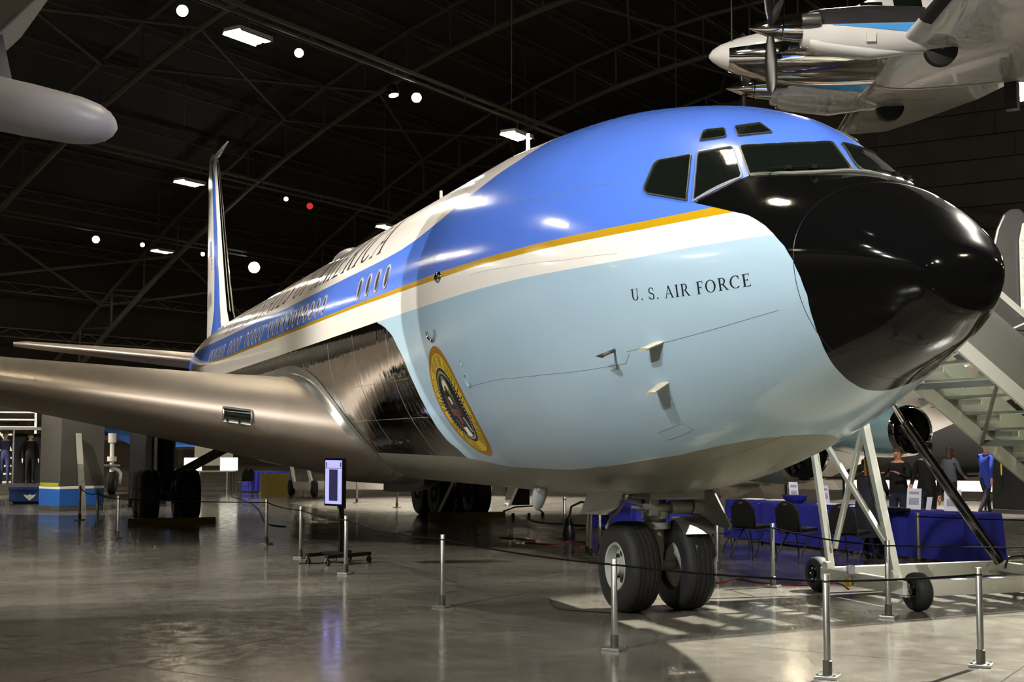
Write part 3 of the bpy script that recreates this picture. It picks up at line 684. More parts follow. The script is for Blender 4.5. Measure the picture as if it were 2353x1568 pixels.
# ---- presidential seal on the side
seal = MB(); CX, CT, RX, RTh = 2.30, -.6115, .56, .334
def sealmap(u, v, off): return skinpt(CX-u*RX+.10*v*0, CT+v*RTh, off)
def disc(name, r0, r1, off, mat_, parent, n=72):
    a = np.linspace(0, 2*np.pi, n, endpoint=False); m = MB(); k = 4 if r0 == 0 else 2
    rows = []
    for i in range(k+1):
        r = r1+(max(r0, 1e-3)-r1)*i/k; rows.append(list(map(tuple, sealmap(r*np.cos(a), r*np.sin(a), off))))
    m.grid(rows, closed=True); return m.obj(name, mat_, parent, True)
sl = disc('round_seal', 0, 1.0, .0025, 'seal_brown', jet); sl['label'] = 'round gold and navy eagle seal reading SEAL OF THE PRESIDENT OF THE UNITED STATES'
disc('gold_band', 0, .885, .004, 'seal_gold', sl); disc('navy_field', 0, .66, .0055, 'seal_navy', sl)
dots = []
for k in range(60):
    a = 2*PI*k/60; c_, s_ = math.cos(a), math.sin(a); r0, r1, hw = .565, .615, .010
    dots.append([(c_*r0-s_*hw, s_*r0+c_*hw), (c_*r1-s_*hw, s_*r1+c_*hw), (c_*r1+s_*hw, s_*r1-c_*hw), (c_*r0+s_*hw, s_*r0-c_*hw)])
polys_mesh('white_dots', dots, lambda u, v: sealmap(u, v, .007), 'seal_white', sl)
ring = []
def ringtext(s, a_start, a_end):
    pl, wd = text_polys(s, .14)
    for p in pl:
        q = []
        for x, y in p:
            a = a_start+(a_end-a_start)*x/wd; r = .69+.165*y; q.append((r*math.cos(a), r*math.sin(a)))
        ring.append(q)
R3 = math.radians
ringtext('SEAL OF THE', R3(-97), R3(-163)); ringtext('PRESIDENT', R3(-175), R3(-246)); ringtext('OF', R3(-253), R3(-264)); ringtext('THE', R3(-271), R3(-290)); ringtext('UNITED', R3(-298), R3(-358)); ringtext('STATES.', R3(-10), R3(-72))
polys_mesh('seal_lettering', ring, lambda u, v: sealmap(u, v, .0055), 'lettering', sl)
def fan(pts): return [pts]
polys_mesh('sunburst', [[(-.24*math.cos(a)*1.0, .20+.34*math.sin(a)) for a in np.linspace(0, PI, 16)]+[(.10, -.05), (-.10, -.05)]], lambda u, v: sealmap(u, v, .007), 'seal_olive', sl)
polys_mesh('cloud_band', [[(math.cos(a)*.17, .30+math.sin(a)*.17), (math.cos(a+.25)*.17, .30+math.sin(a+.25)*.17), (math.cos(a+.25)*.11, .28+math.sin(a+.25)*.10), (math.cos(a)*.11, .28+math.sin(a)*.10)] for a in np.arange(.1, 3.0, .25)], lambda u, v: sealmap(u, v, .0085), 'seal_white', sl)
for sgn in (-1, 1):
    eagle = []
    for k in range(7):
        a = R3(100-16*k); r = .46-.03*k; x0, y0 = .07, .02-.02*k
        x1, y1 = x0+r*math.sin(R3(15+9*k)), y0+r*math.cos(R3(15+13*k))*.75
        eagle.append([(sgn*x0, y0), (sgn*(x0+.03), y0-.05), (sgn*x1, y1-.03), (sgn*x1, y1+.02)])
    polys_mesh('eagle_talon', [[(sgn*.03, -.30), (sgn*.07, -.28), (sgn*.22, -.40), (sgn*.18, -.44)]], lambda u, v: sealmap(u, v, .0085), 'seal_wing', sl)
    polys_mesh('eagle_wing', eagle, lambda u, v: sealmap(u, v, .0085), 'seal_wing', sl)
polys_mesh('eagle_head', [[(-.05, .06), (.05, .06), (.07, .15), (.02, .20), (-.06, .19), (-.11, .15), (-.06, .14)], [(-.10, -.36), (.10, -.36), (.15, -.52), (.05, -.55), (-.05, -.55), (-.15, -.52)]], lambda u, v: sealmap(u, v, .010), 'seal_white', sl)
polys_mesh('shield_stripes', [[(x-.012, .0), (x+.012, .0), (x+.010, -.30), (x-.010, -.30)] for x in (-.09, -.045, 0, .045, .09)], lambda u, v: sealmap(u, v, .0105), 'seal_red', sl)
polys_mesh('shield_chief', [[(-.115, .06), (.115, .06), (.115, -.02), (-.115, -.02)]], lambda u, v: sealmap(u, v, .0112), 'flag_blue', sl)
br = [[(-.33+.02*k, -.22-.035*k), (-.29+.02*k, -.20-.035*k), (-.25+.02*k, -.24-.035*k), (-.30+.02*k, -.26-.035*k)] for k in range(6)]
polys_mesh('olive_branch', br, lambda u, v: sealmap(u, v, .0085), 'seal_olive', sl)
polys_mesh('arrows', [[(.20+.03*k, -.18), (.215+.03*k, -.18), (.24+.03*k, -.46), (.225+.03*k, -.46)] for k in range(4)], lambda u, v: sealmap(u, v, .0085), 'seal_white', sl)
# ---- panel seams, ports, antennas, probes
def seam(pts, r=.003):
    x = np.array([p[0] for p in pts]); t = np.array([p[1] for p in pts]); k = np.linspace(0, 1, 30); kk = np.linspace(0, 1, len(pts))
    m = MB(); m.tube([tuple(p) for p in skinpt(np.interp(k, kk, x), np.interp(k, kk, t), -.0005)], r, 4); return m.obj('panel_seam', 'grey_steel', jet)
seam([(1.45, -.508), (.6, -.49), (-.9, -.487), (-2.25, -.50)]); seam([(-2.25, -.50), (-2.35, -.455)]); seam([(-2.33, -.44), (-3.1, -.43), (-4.0, -.42)])
seam([(.75, .015), (-.5, .03), (-1.6, .06), (-2.4, .12)], .002); seam([(.0, .42), (-1.2, .46), (-2.0, .56)], .003)
seam([(4.4, -.15), (4.4, -.9)], .004); seam([(6.3, -.10), (6.3, -.85)], .004); seam([(8.0, -.10), (8.0, -.6)], .004); seam([(3.75, -.42), (6.0, -.42), (9.0, -.42)], .003); seam([(3.6, -.66), (8.0, -.66)], .003)
seam([(-2.05, -1.0), (-2.45, -1.0), (-2.42, -.93), (-2.03, -.93), (-2.05, -1.0)], .0025); seam([(-.9, -1.35), (-2.0, -1.25), (-3.0, -1.38)], .003)
def hole(x, th, r, parent=jet):
    p = skinpt(x, th, .004); n = SN_(x, th); m = MB(); m.lathe([(0, r*1.12), (.006, r*1.05), (.004, r*.9), (-.02, r*.7), (-.02, .001)], p, n, 16); return m.obj('port', 'nacelle_blue', parent, True)
hole(1.448, -.3858, .035); hole(1.437, -.4757, .075)
def blade_antenna(x, th, h, ch, parent=jet, name='blade_antenna', mt='nacelle_blue', rake=.06):
    p = Vector(skinpt(x, th, -.01)); n = Vector(SN_(x, th)); ax = Vector((1, 0, 0)); ax = (ax-n*ax.dot(n)).normalized(); s = n.cross(ax)
    m = MB(); rows = []
    for k in range(5):
        t = k/4; c_ = ch*(1-.30*t); o_ = p+n*h*t+ax*rake*t
        rows.append([o_+ax*(c_*.5*math.cos(a))+s*(.022*(1-.3*t)*math.sin(a)) for a in np.linspace(0, 2*PI, 14, endpoint=False)])
    m.grid(rows, closed=True); m.face([len(m.v)-14+i for i in range(14)]); return m.obj(name, mt, parent, True)
blade_antenna(-2.74, -.43, .14, .20, mt='blade_paint'); blade_antenna(-2.56, -.665, .14, .20, mt='blade_paint')
p = Vector(skinpt(-2.165, -.42, 0)); n = Vector(SN_(-2.165, -.42)); m = MB(); m.cyl(p, p+n*.15, .016, .016, 8); m.tube([p+n*.14+Vector((.12, .01, 0)), p+n*.145, p+n*.15+Vector((-.06, 0, 0))], [.004, .022, .010], 8); m.obj('pitot_probe', 'gunmetal', jet, True)
p = Vector(skinpt(2.3, -.225, 0)); m = MB()
q = [skinpt(2.3+.16*math.cos(a), -.20+.05*math.sin(a), .01) for a in np.linspace(PI, 2*PI, 12)]; m.tube([tuple(x) for x in q], .018, 6); m.obj('step_fairing', 'chrome', jet, True)
p = Vector(skinpt(1.9, .06, .0)); m = MB(); m.ball(p, (.10, .05, .07)); m.obj('door_latch_fairing', 'chrome', jet, True)
for x, h, nm in ((3.85, .55, 'mast_antenna'), (7.9, .48, 'mast_antenna')):
    m = MB(); z = 5.48; m.prism([(x-.06, -.015, z), (x+.06, -.015, z), (x+.05, -.015, z+h), (x-.01, -.015, z+h)], (0, .03, 0)); m.obj(nm, 'white_paint', jet)
for x in (9.6, 18.6):
    m = MB(); m.prism([(x-.25, -.02, 5.47), (x+.35, -.02, 5.47), (x+.55, -.02, 5.72), (x-.1, -.02, 5.74)], (0, .04, 0)); m.ball((x+.1, 0, 5.75), (.5, .08, .04)); m.obj('top_antenna', 'white_paint', jet, True)
m = MB(); m.ball((14.3, 0, 5.45), (.95, .42, .42), 18, 10); m.obj('roof_dome', 'hull_grey', jet, True)
m = MB(); m.prism([(.02, -.02, 1.21), (.4, -.02, 1.21), (.55, -.02, .93), (.4, -.02, .90)], (0, .04, 0)); o = m.obj('belly_mast', 'white_paint', jet); o.location = (4.2, 0, 0)
# clear drain cover bag hanging under the belly
m = MB(); m.lathe([(0, .05), (.05, .085), (.16, .09), (.28, .06), (.33, .015)], (2.3, .42, 1.27), (.25, .1, -1), 12); o = m.obj('belly_light', 'plastic_clear', jet, True)
m = MB(); m.cyl((8.3, -.35, 1.2), (8.3, -.35, 1.10), .05); m.cyl((8.3, -.35, 1.12), (8.6, -.2, .62), .028, n=8); m.obj('drain_mast', 'gunmetal', jet, True)
# ---- wings
def airfoil(n=26):
    xs = [.5*(1-math.cos(PI*k/n)) for k in range(n+1)]
    yt = lambda x: 5*(.2969*math.sqrt(x)-.126*x-.3516*x*x+.2843*x**3-.1036*x**4)
    cam_ = lambda x: .09*x*(1-x)
    return [(x, cam_(x), yt(x)) for x in xs]
AF = airfoil()
def wing(name, secs, mat_, parent, sgn=1):
    m = MB(); rows = []
    for (y, xle, zle, ch, t, inc) in secs:
        up = [(xle+x*ch, sgn*y, zle+(c+h*t)*ch-inc*x*ch) for x, c, h in AF]; lo = [(xle+x*ch, sgn*y, zle+(c*.6-h*t*.85)*ch-inc*x*ch) for x, c, h in AF[1:-1]]
        rows.append(up+lo[::-1])
    m.grid(rows, closed=True); m.face(list(range(len(rows[0])))[::-1]); nn = len(rows[0]); m.face([len(m.v)-nn+k for k in range(nn)])
    return m.obj(name, mat_, parent, True, sharp=50)
def zle(y): return 2.02+.167*(y-1.9)
def xle(y): return 8.45+.76*(y-1.9)
def ch(y): return float(np.interp(y, [0, 1.9, 7.4, 22.2], [11.6, 10.6, 6.9, 2.8]))
ys = [.5, 1.9, 3, 4.5, 6, 7.4, 10, 14, 18, 21.6, 22.2]
secs = [(y, xle(y)+(.0 if y < 22 else .5), zle(y), ch(y)*(1 if y < 22 else .8), float(np.interp(y, [1, 2.6, 8, 22], [.165, .15, .125, .10])), .02) for y in ys]
for sgn in (1, -1):
    o = wing('wing', secs, 'wing_metal', jet, sgn); o['label'] = 'bare metal swept wing'
    # wing root fillet: a strip along the line where the wing meets the body
    def wpt(y, i, lo):
        x, c, h = AF[i]; t = float(np.interp(y, [1, 2.6, 8, 22], [.165, .15, .125, .10])); cc = ch(y)
        return xle(y)+x*cc, zle(y)+((c+h*t) if not lo else (c*.6-h*t*.85))*cc-.02*x*cc
    seq = [(i, 0) for i in range(17, -1, -1)]+[(i, 1) for i in range(1, 11)]; rows = []
    for i, lo in seq:
        a_, b_ = .7, 2.6
        for _ in range(30):
            y = (a_+b_)/2; x, z = wpt(y, i, lo); zt_, zb_q, w_q, zm_, _n = [float(v) for v in prof(x)]
            yf = w_q*math.sqrt(max(0, 1-((z-zm_)/((zt_-zm_) if z > zm_ else (zm_-zb_q)))**2))
            if y < yf: a_ = y
            else: b_ = y
        x, z = wpt(y, i, lo); xo, zo = wpt(y+.17, i, lo); f_ = AF[i][0]; dz = (1 if not lo else -1)*min(1, f_*14); dx = -(1-min(1, f_*14))
        q = []
        for k in range(6):
            t_ = k/5; e_ = .006+.035*4*t_*(1-t_)*0
            if k <= 2: px, py, pz = xo+(x-xo)*k/3, y+.17*(1-k/3), zo+(z-zo)*k/3; px += dx*.02*k; pz += dz*.02*k
            else:
                pz = z+dz*.07*(k-2); px = x+dx*.07*(k-2); th_ = math.asin(max(-.999, min(.999, (pz-zm_)/((zt_-zm_) if pz > zm_ else (zm_-zb_q))))); sp_ = SF_(px, th_); py = float(sp_[1])+.008
            q.append((px, sgn*py, pz))
        rows.append(q)
    m = MB(); m.grid(rows); m.obj('wing_root_fillet', 'alu', jet, True, sharp=60)
# landing light window in the starboard wing leading edge
yl = 3.08; m = MB()
def le_pt(y, s, lift=.004):   # s along the leading edge surface, -1 low .. 1 high
    t = float(np.interp(y, [1, 2.6, 8, 22], [.165, .15, .125, .10])); x = .035*s*s; h = 5*(.2969*math.sqrt(x)-.126*x)*t
    p = Vector((xle(y)+x*ch(y)-lift, y, zle(y)+(.09*x*(1-x)+(h if s > 0 else -h*.85))*ch(y)-.02*x*ch(y))); return p
m.grid([[le_pt(yl-.20+.40*i/6, -.34+.62*k/6, .012) for k in range(7)] for i in range(7)]); ll = m.obj('landing_light', 'cockpit_glass', jet, True)
m = MB(); ed = [le_pt(yl-.21, -.36+.66*k/6, .014) for k in range(7)]+[le_pt(yl+.21, .30-.66*k/6, .014) for k in range(7)]; m.tube(ed, .018, 5, closed=True); m.obj('light_frame', 'alu', ll, True)
for q in (-.09, .09):
    m = MB(); p = le_pt(yl+q, -.2, -.02); m.lathe([(0, .085), (.02, .07), (.05, .02), (.055, .001)], p, (1, 0, 0), 14); m.obj('lamp_bowl', 'alu', ll, True)
# ---- tail
fin_secs = [(5.0, 30.2, 7.7), (5.6, 31.2, 6.75), (6.2, 32.0, 5.95), (7.2, 32.75, 5.25), (9.4, 34.15, 3.98), (12.0, 35.75, 2.5), (12.35, 36.1, 2.1), (12.5, 36.6, 1.5)]
m = MB(); rows = []
for z, x0, chd in fin_secs:
    up = [(x0+x*chd, h*.095*chd, z) for x, c, h in AF]; lo = [(x0+x*chd, -h*.095*chd, z) for x, c, h in AF[1:-1]]; rows.append(up+lo[::-1])
m.grid(rows, closed=True); m.face([len(m.v)-len(rows[0])+k for k in range(len(rows[0]))]); fin = m.obj('tail_fin', 'white_paint', jet, True, sharp=50)
def fin_pt(z, f, off=.006, side=1):
    x0 = np.interp(z, [s[0] for s in fin_secs], [s[1] for s in fin_secs]); chd = np.interp(z, [s[0] for s in fin_secs], [s[2] for s in fin_secs])
    h = 5*(.2969*math.sqrt(f)-.126*f-.3516*f*f+.2843*f**3-.1036*f**4)*.095*chd; return (x0+f*chd, side*(h+off), z)
m = MB()
for sd in (1, -1): m.grid([[fin_pt(z, f0+(f1-f0)*k/4, .006, sd) for k in range(5)] for z, f0, f1 in ((5.3, .12, .62), (5.8, .13, .42), (6.4, .12, .30), (7.6, .11, .25), (9.4, .10, .24), (11, .10, .26), (12.2, .12, .32))])
m.obj('fin_blue_band', 'blue_trim', fin, True)
m = MB(); rows = []
for sd in (1,): rows = [[fin_pt(z, f, .004, s_) for s_, f in ((1, .012), (1, .008), (1, .004), (1, .001), (-1, .001), (-1, .004), (-1, .008), (-1, .012))] for z in (5.3, 6.2, 7.2, 9.4, 11.2, 12)]
m.grid(rows); m.obj('fin_leading_edge', 'chrome', fin, True)
m = MB(); m.tube([(36.2, 0, 12.3), (35.3, 0, 12.28), (33.2, 0, 12.22)], [.10, .085, .03], 8); m.obj('fin_tip_probe', 'white_paint', fin, True)
st = []
for k in range(7): st.append([(.40, 9.05-.17*k), (.86, 9.05-.17*k), (.86, 8.97-.17*k), (.40, 8.97-.17*k)])
flag = polys_mesh('flag_stripes', st, lambda u, v: np.array([fin_pt(b, a, .009) for a, b in zip(u, v)]), 'flag_red', fin)
polys_mesh('flag_canton', [[(.40, 9.07), (.60, 9.07), (.60, 8.5), (.40, 8.5)]], lambda u, v: np.array([fin_pt(b, a, .012) for a, b in zip(u, v)]), 'flag_blue', fin)
P_, Wd = text_polys('26000', .12)
o = polys_mesh('tail_number', P_, lambda u, v: np.array([fin_pt(6.6+.55*b, .86-.46*a/Wd, .009) for a, b in zip(u, v)]), 'lettering', fin)
stab = [(.6, 33.4, 4.55, 5.2, .10, 0), (2, 34.2, 4.72, 4.5, .10, 0), (4, 35.4, 4.95, 3.5, .095, 0), (6.4, 36.9, 5.22, 2.3, .09, 0), (6.85, 37.5, 5.27, 1.5, .08, 0)]
for sgn in (1, -1):
    o = wing('tailplane', stab, 'wing_metal', jet, sgn)
# ---- engines (port side pair, seen past the nose)
def engine(y, xl, z, r):
    e = empty('engine_nacelle', (xl, y, z), parent=jet)
    m = MB(); m.lathe([(.16, r*.99), (.5, r*1.04), (1.2, r*1.06), (2.2, r*.98), (3.2, r*.78), (4.0, r*.55), (4.0, r*.4)], (xl, y, z), (1, 0, 0), 32); m.obj('cowl', 'nacelle_blue', e, True)
    m = MB(); m.lathe([(.17, r*.99), (.06, r*.955), (0, r*.90), (.03, r*.85), (.15, r*.82)], (xl, y, z), (1, 0, 0), 32); m.obj('intake_lip', 'chrome', e, True)
    m = MB(); m.lathe([(.15, r*.82), (.9, r*.80), (.9, .02)], (xl, y, z), (1, 0, 0), 32); m.obj('intake_duct', 'black_paint', e, True)
    m = MB(); m.lathe([(.35, .01), (.45, r*.16), (.85, r*.28)], (xl, y, z), (1, 0, 0), 16); m.obj('spinner', 'dark_steel', e, True)
    m = MB()
    for k in range(18):
        a = 2*PI*k/18; c_, s_ = math.cos(a), math.sin(a); m.bar((xl+.72, y+c_*r*.2, z+s_*r*.2), (xl+.80, y+c_*r*.79, z+s_*r*.79), .11, .01, (1, .4, 0))
    m.obj('fan_blades', 'gunmetal', e)
    zl = zle(abs(y)); xw = xle(abs(y)); m = MB()
    m.prism([(xl+.9, y-.12, z+r*.95), (xl+3.6, y-.12, z+r*.7), (xw+2.6, y-.12, zl+.02), (xw+.4, y-.12, zl+.12)], (0, .24, 0)); m.obj('pylon', 'wing_metal', e)
engine(-8.2, 9.9, 1.62, .66); engine(-13.6, 13.6, 2.07, .62)
# ---- landing gear
def tire(r, wd, hubr):
    h = wd/2
    pr = [(-h*.62, hubr), (-h*.92, hubr*1.12), (-h, r*.80), (-h*.92, r*.92), (-h*.70, r*.985)]
    for g in (-.45, -.15, .15, .45): pr += [(h*g-h*.05, r), (h*g-h*.03, r*.985), (h*g+h*.03, r*.985), (h*g+h*.05, r)]
    pr += [(h*.70, r*.985), (h*.92, r*.92), (h, r*.80), (h*.92, hubr*1.12), (h*.62, hubr)]
    return pr
def gear_wheel(parent, c, r, wd, hubr, out=1, hubmat='hub_grey'):
    e = empty('wheel', c, parent=parent)
    m = MB(); m.lathe(tire(r, wd, hubr), c, (0, 1, 0), 40); m.obj('tire', 'rubber', e, True, sharp=50)
    h = wd/2*out
    m = MB(); pr = [(h*.80, hubr*1.12), (h*.95, hubr*1.06), (h*.90, hubr*.98), (h*.45, hubr*.82), (h*.40, hubr*.45), (h*.85, hubr*.36), (h*.95, hubr*.20), (h*.95, .001)]
    m.lathe(pr, c, (0, 1, 0), 32); m.lathe([(-h*.62, hubr*1.02), (-h*.62, .001)], c, (0, 1, 0), 24)
    m.obj('hub', hubmat, e, True, sharp=35)
    m = MB()
    for k in range(8):
        a = 2*PI*k/8; m.cyl((c[0]+math.cos(a)*hubr*.60, c[1]+h*.38, c[2]+math.sin(a)*hubr*.60), (c[0]+math.cos(a)*hubr*.60, c[1]+h*.52, c[2]+math.sin(a)*hubr*.60), hubr*.13, n=10)
    m.obj('hub_holes', 'void', e)
    return e
ng = empty('nose_landing_gear', (0, 0, 0), parent=jet)
for s in (1, -1): gear_wheel(ng, (0, s*.325, .478), .478, .36, .235, s)
m = MB(); m.cyl((0, 0, .62), (0, 0, .95), .085, n=16); m.cyl((0, -.5, .478), (0, .5, .478), .05); m.cyl((0, 0, .45), (0, 0, .62), .075); m.obj('oleo_strut', 'gear_grey', ng, True)
m = MB(); m.cyl((.02, 0, .86), (.05, 0, 1.45), .115, .125, 18); m.cyl((.02, 0, .87), (.02, 0, .94), .165, n=18); m.cyl((.02, 0, .98), (.02, 0, 1.06), .155, n=18); m.obj('strut_cylinder', 'gear_grey', ng, True)
m = MB(); m.cyl((-.12, -.34, 1.10), (-.12, .20, 1.10), .045, n=12); m.cyl((-.12, -.10, 1.10), (-.12, -.34, 1.10), .075, n=12); m.cyl((-.12, .20, 1.10), (-.12, .34, 1.10), .028, n=10); m.cyl((-.12, -.36, 1.10), (-.12, -.48, 1.08), .085, n=12); m.obj('steering_actuator', 'gear_grey', ng, True)
m = MB(); m.box((-.02, -.12, 1.27), (.5, .66, .16)); m.box((-.1, .1, 1.12), (.12, .12, .22)); m.obj('gear_crossbeam', 'gear_grey', ng, bevel=.02)
m = MB(); m.bar((.10, .05, .93), (.28, .05, .72), .03, .08); m.bar((.28, .05, .72), (.08, .03, .55), .03, .08); m.bar((.10, -.05, .93), (.28, -.05, .72), .03, .08); m.obj('torque_link', 'gear_grey', ng)
m = MB(); m.cyl((.05, .10, 1.15), (.85, .25, 1.25), .05, n=8); m.cyl((.05, -.10, 1.15), (.85, -.25, 1.25), .05, n=8); m.obj('drag_brace', 'gear_grey', ng, True)
# curved cover plate above the port nose wheel
m = MB(); rows = []
for k in range(9):
    a = R3(96+5.2*k); rows.append([(-.56*math.cos(PI-a)*0+math.cos(a)*.52, y, .478+math.sin(a)*.52) for y in (-.53, -.33, -.13)])
m.grid(rows); m.obj('wheel_cover', 'alu', ng, True)
m = MB(); m.prism([(.40, .60, 1.26), (-.52, .62, 1.30), (-.46, .66, 1.12), (-.28, .70, 1.04), (.40, .70, 1.02)], (0, .02, 0)); m.obj('gear_door', 'gunmetal', ng)
m = MB(); m.prism([(.22, -.58, 1.26), (-.16, -.60, 1.28), (-.42, -.66, .92), (-.36, -.67, .86), (.22, -.66, .95)], (0, -.02, 0)); m.obj('gear_door', 'gear_grey', ng)
m = MB(); m.tube([(-.30, .48, 1.24), (-.16, .52, 1.08), (.0, .53, 1.0), (.10, .54, .88)], .018, 6); m.obj('door_link', 'gear_grey', ng, True)
m = MB(); m.box((.42, .50, 1.12), (.04, .14, .10)); m.cyl((.42, .55, 1.08), (.40, .36, .95), .012, n=6); m.obj('taxi_light_box', 'black_paint', ng)
for s in (1, -1):
    mg = empty('main_landing_gear', (17.98, s*3.365, 0), parent=jet)
    for dx in (-.71, .71):
        for dy in (-.44, .44): gear_wheel(mg, (17.98+dx, s*3.365+dy, .584), .584, .41, .27, 1 if dy > 0 else -1, 'gunmetal')
    m = MB(); m.bar((17.1, s*3.365, .6), (18.9, s*3.365, .6), .2, .24); m.cyl((17.27, s*3.365-.55, .584), (17.27, s*3.365+.55, .584), .07); m.cyl((18.69, s*3.365-.55, .584), (18.69, s*3.365+.55, .584), .07); m.obj('bogie_beam', 'dark_steel', mg, True)
    m = MB(); m.cyl((17.98, s*3.365, .6), (17.98, s*3.365, 2.2), .15); m.cyl((17.98, s*3.365, 1.1), (17.98, s*3.365, 2.2), .2); m.obj('strut', 'dark_steel', mg, True)
    m = MB(); m.cyl((17.9, s*3.3, .95), (17.6, s*1.9, 1.75), .11, .11, 10); m.obj('side_brace', 'gear_grey', mg, True)
    m = MB(); m.box((17.7, s*3.75, 1.55), (1.5, .05, 1.1)); m.obj('gear_door', 'dark_steel', mg)
# ================================================================== PROPELLER PLANE HANGING AT UPPER RIGHT
KO = Vector((8.155, -5.755, 8.82)); KF = Vector((.4, .916, 0)).normalized(); KN = Vector((-.916, .4, 0)).normalized()
def kp(X, Y, Z): return KO + KF*X + KN*Y + Vector((0, 0, Z))
ka = empty('propeller_plane', KO, 'white twin-propeller plane with blue stripe hanging at upper right', 'plane')
# stations X aft of the spinner tips are negative
fs = [(.50, .04, .03, .08), (.44, .14, .12, .08), (.30, .24, .22, .07), (.0, .37, .36, .04), (-.5, .50, .50, .02), (-1.2, .60, .62, .03), (-1.9, .66, .72, .10), (-2.4, .68, .86, .22), (-3.0, .70, .92, .27), (-5.5, .70, .92, .27), (-7.0, .55, .75, .36), (-9.2, .2, .3, .6)]
m = MB(); rows = []
for X, ww, hh, zc in fs:
    rows.append([kp(X, ww*math.cos(a), zc+hh*math.sin(a)*(1 if math.sin(a) > 0 else .80)) for a in np.linspace(0, 2*PI, 36, endpoint=False)])
m.grid(rows, closed=True); m.face([k for k in range(36)]); m.obj('fuselage', 'ka_white', ka, True, sharp=60)
# bright metal nose belly
m = MB(); rows = []
for X, ww, hh, zc in [(.16, .312, .298, .055)]+fs[3:7]+[(-2.6, .69, .88, .24)]:
    k = 1.012; up = .32 if X > -1.5 else .18
    rows.append([kp(X, ww*k*math.cos(a), zc+hh*k*math.sin(a)*(1 if math.sin(a) > 0 else .80)) for a in np.linspace(-PI-up, up, 25)])
m.grid(rows); m.obj('metal_nose_skin', 'chrome', ka, True, sharp=60)
for X0, X1, zz in ((-2.15, -2.55, .72), (-2.75, -3.25, .80), (-3.6, -4.05, .80), (-4.4, -4.85, .80)):
    m = MB(); rows = []
    for Xq in np.linspace(X0, X1, 5): rows.append([kp(Xq, (.70*math.cos(math.asin((zq-.27)/.93)))+.012, zq) for zq in np.linspace(zz-.12, zz+.16, 4)])
    m.grid(rows); m.obj('cabin_window', 'cockpit_glass', ka, True)
def nac(Y):
    n = empty('engine_nacelle', kp(0, Y, 0), parent=ka)
    m = MB(); m.lathe([(0, .012), (.12, .07), (.3, .145), (.52, .20), (.54, .20)], kp(0, Y, 0), -KF, 24); m.obj('spinner', 'chrome', n, True)
    m = MB(); m.lathe([(.55, .20), (.56, .215), (.9, .25), (1.05, .26)], kp(0, Y, 0), -KF, 24); m.obj('cowl_nose', 'chrome', n, True)
    st_ = [(-.88, .26, .28, .30), (-1.2, .33, .35, .42), (-2.0, .37, .40, .46), (-2.8, .37, .36, .44), (-3.6, .30, .25, .36), (-4.4, .12, .10, .2), (-4.7, .03, .03, .05)]
    m = MB(); rows = []
    for X, ww, hu, hl in st_: rows.append([kp(X, Y+ww*math.cos(a), -.05+(hu if math.sin(a) > 0 else hl)*math.sin(a)) for a in np.linspace(0, 2*PI, 28, endpoint=False)])
    m.grid(rows, closed=True); m.face(list(range(28))); m.obj('cowl', 'ka_white', n, True, sharp=60)
    for (lo_, hi_, mt, nm, x0, x1) in ((-.02, .98, 'ka_black', 'anti_glare_band', -.90, -2.9), (-.40, -.04, 'ka_blue', 'blue_stripe', -1.35, -2.75)):
        for sd in (1, -1):
            m = MB(); rows = []
            for k in range(9):
                X = x0+(x1-x0)*k/8; ww, hu, hl = [np.interp(-X, [-s[0] for s in st_], [s[i] for s in st_]) for i in (1, 2, 3)]; tp = (k/8) if mt == 'ka_blue' else 1
                rows.append([kp(X, Y+sd*(ww+.01)*math.cos(a), -.05+(hu+.01 if math.sin(a) > 0 else hl+.01)*math.sin(a)) for a in np.linspace(hi_-(hi_-lo_)*max(tp, .06), hi_, 5)])
            m.grid(rows); m.obj(nm, mt, n, True)
    m = MB(); m.lathe([(0, .10), (.05, .115), (.30, .12), (.36, .05)], kp(-.84, Y+.32, .02), (KF*-1), 14); m.cyl(kp(-1.0, Y+.1, .02), kp(-1.0, Y+.32, .02), .10); m.obj('exhaust_stack', 'gunmetal', n, True)
    m = MB(); rows = []
    for X, ww, hh, zc in ((-.99, .22, .10, -.30), (-1.1, .25, .13, -.33), (-2.0, .2, .12, -.46), (-2.6, .1, .04, -.46)): rows.append([kp(X, Y+ww*math.cos(a), zc+hh*math.sin(a)) for a in np.linspace(0, 2*PI, 18, endpoint=False)])
    m.grid(rows, closed=True); m.obj('intake_scoop', 'ka_white', n, True)
    m = MB(); m.lathe([(0, .12), (.02, .135), (.05, .10), (.3, .08), (.3, .001)], kp(-.96, Y, -.30), -KF, 18, sy=1.0); m.obj('intake_lip', 'chrome', n, True)
    for k, a in enumerate((R3(95), R3(-85), R3(5))):
        d = KN*math.cos(a)+Vector((0, 0, 1))*math.sin(a); b0 = kp(-.36, Y, 0); m = MB(); rows = []
        for r_, wd in ((.14, .05), (.3, .085), (.6, .105), (.95, .10), (1.10, .075), (1.16, .02)):
            s_ = d.cross(KF); tw = 1.45-.25*r_
            ax = s_*math.cos(tw)+KF*math.sin(tw); nn = d.cross(ax)
            rows.append([b0+d*r_+ax*(wd*math.cos(q))+nn*(.018*math.sin(q)) for q in np.linspace(0, 2*PI, 12, endpoint=False)])
        m.grid(rows, closed=True); m.face([len(m.v)-12+q for q in range(12)]); m.obj('propeller_blade', 'black_paint', n, True)
    m = MB(); m.lathe([(-.11, .03), (-.11, .20), (-.08, .27), (.08, .27), (.11, .20), (.11, .03)], kp(-3.2, Y, -.44), KN, 24); m.obj('tire', 'rubber', n, True)
    m = MB(); m.prism([kp(-1.90, Y+.30, -.36), kp(-2.06, Y+.30, -.36), kp(-2.06, Y+.345, -.22), kp(-1.90, Y+.345, -.22)], KN*.03); m.obj('access_panel', 'white_paint', n)
    return n
nac(1.92); nac(-1.92)
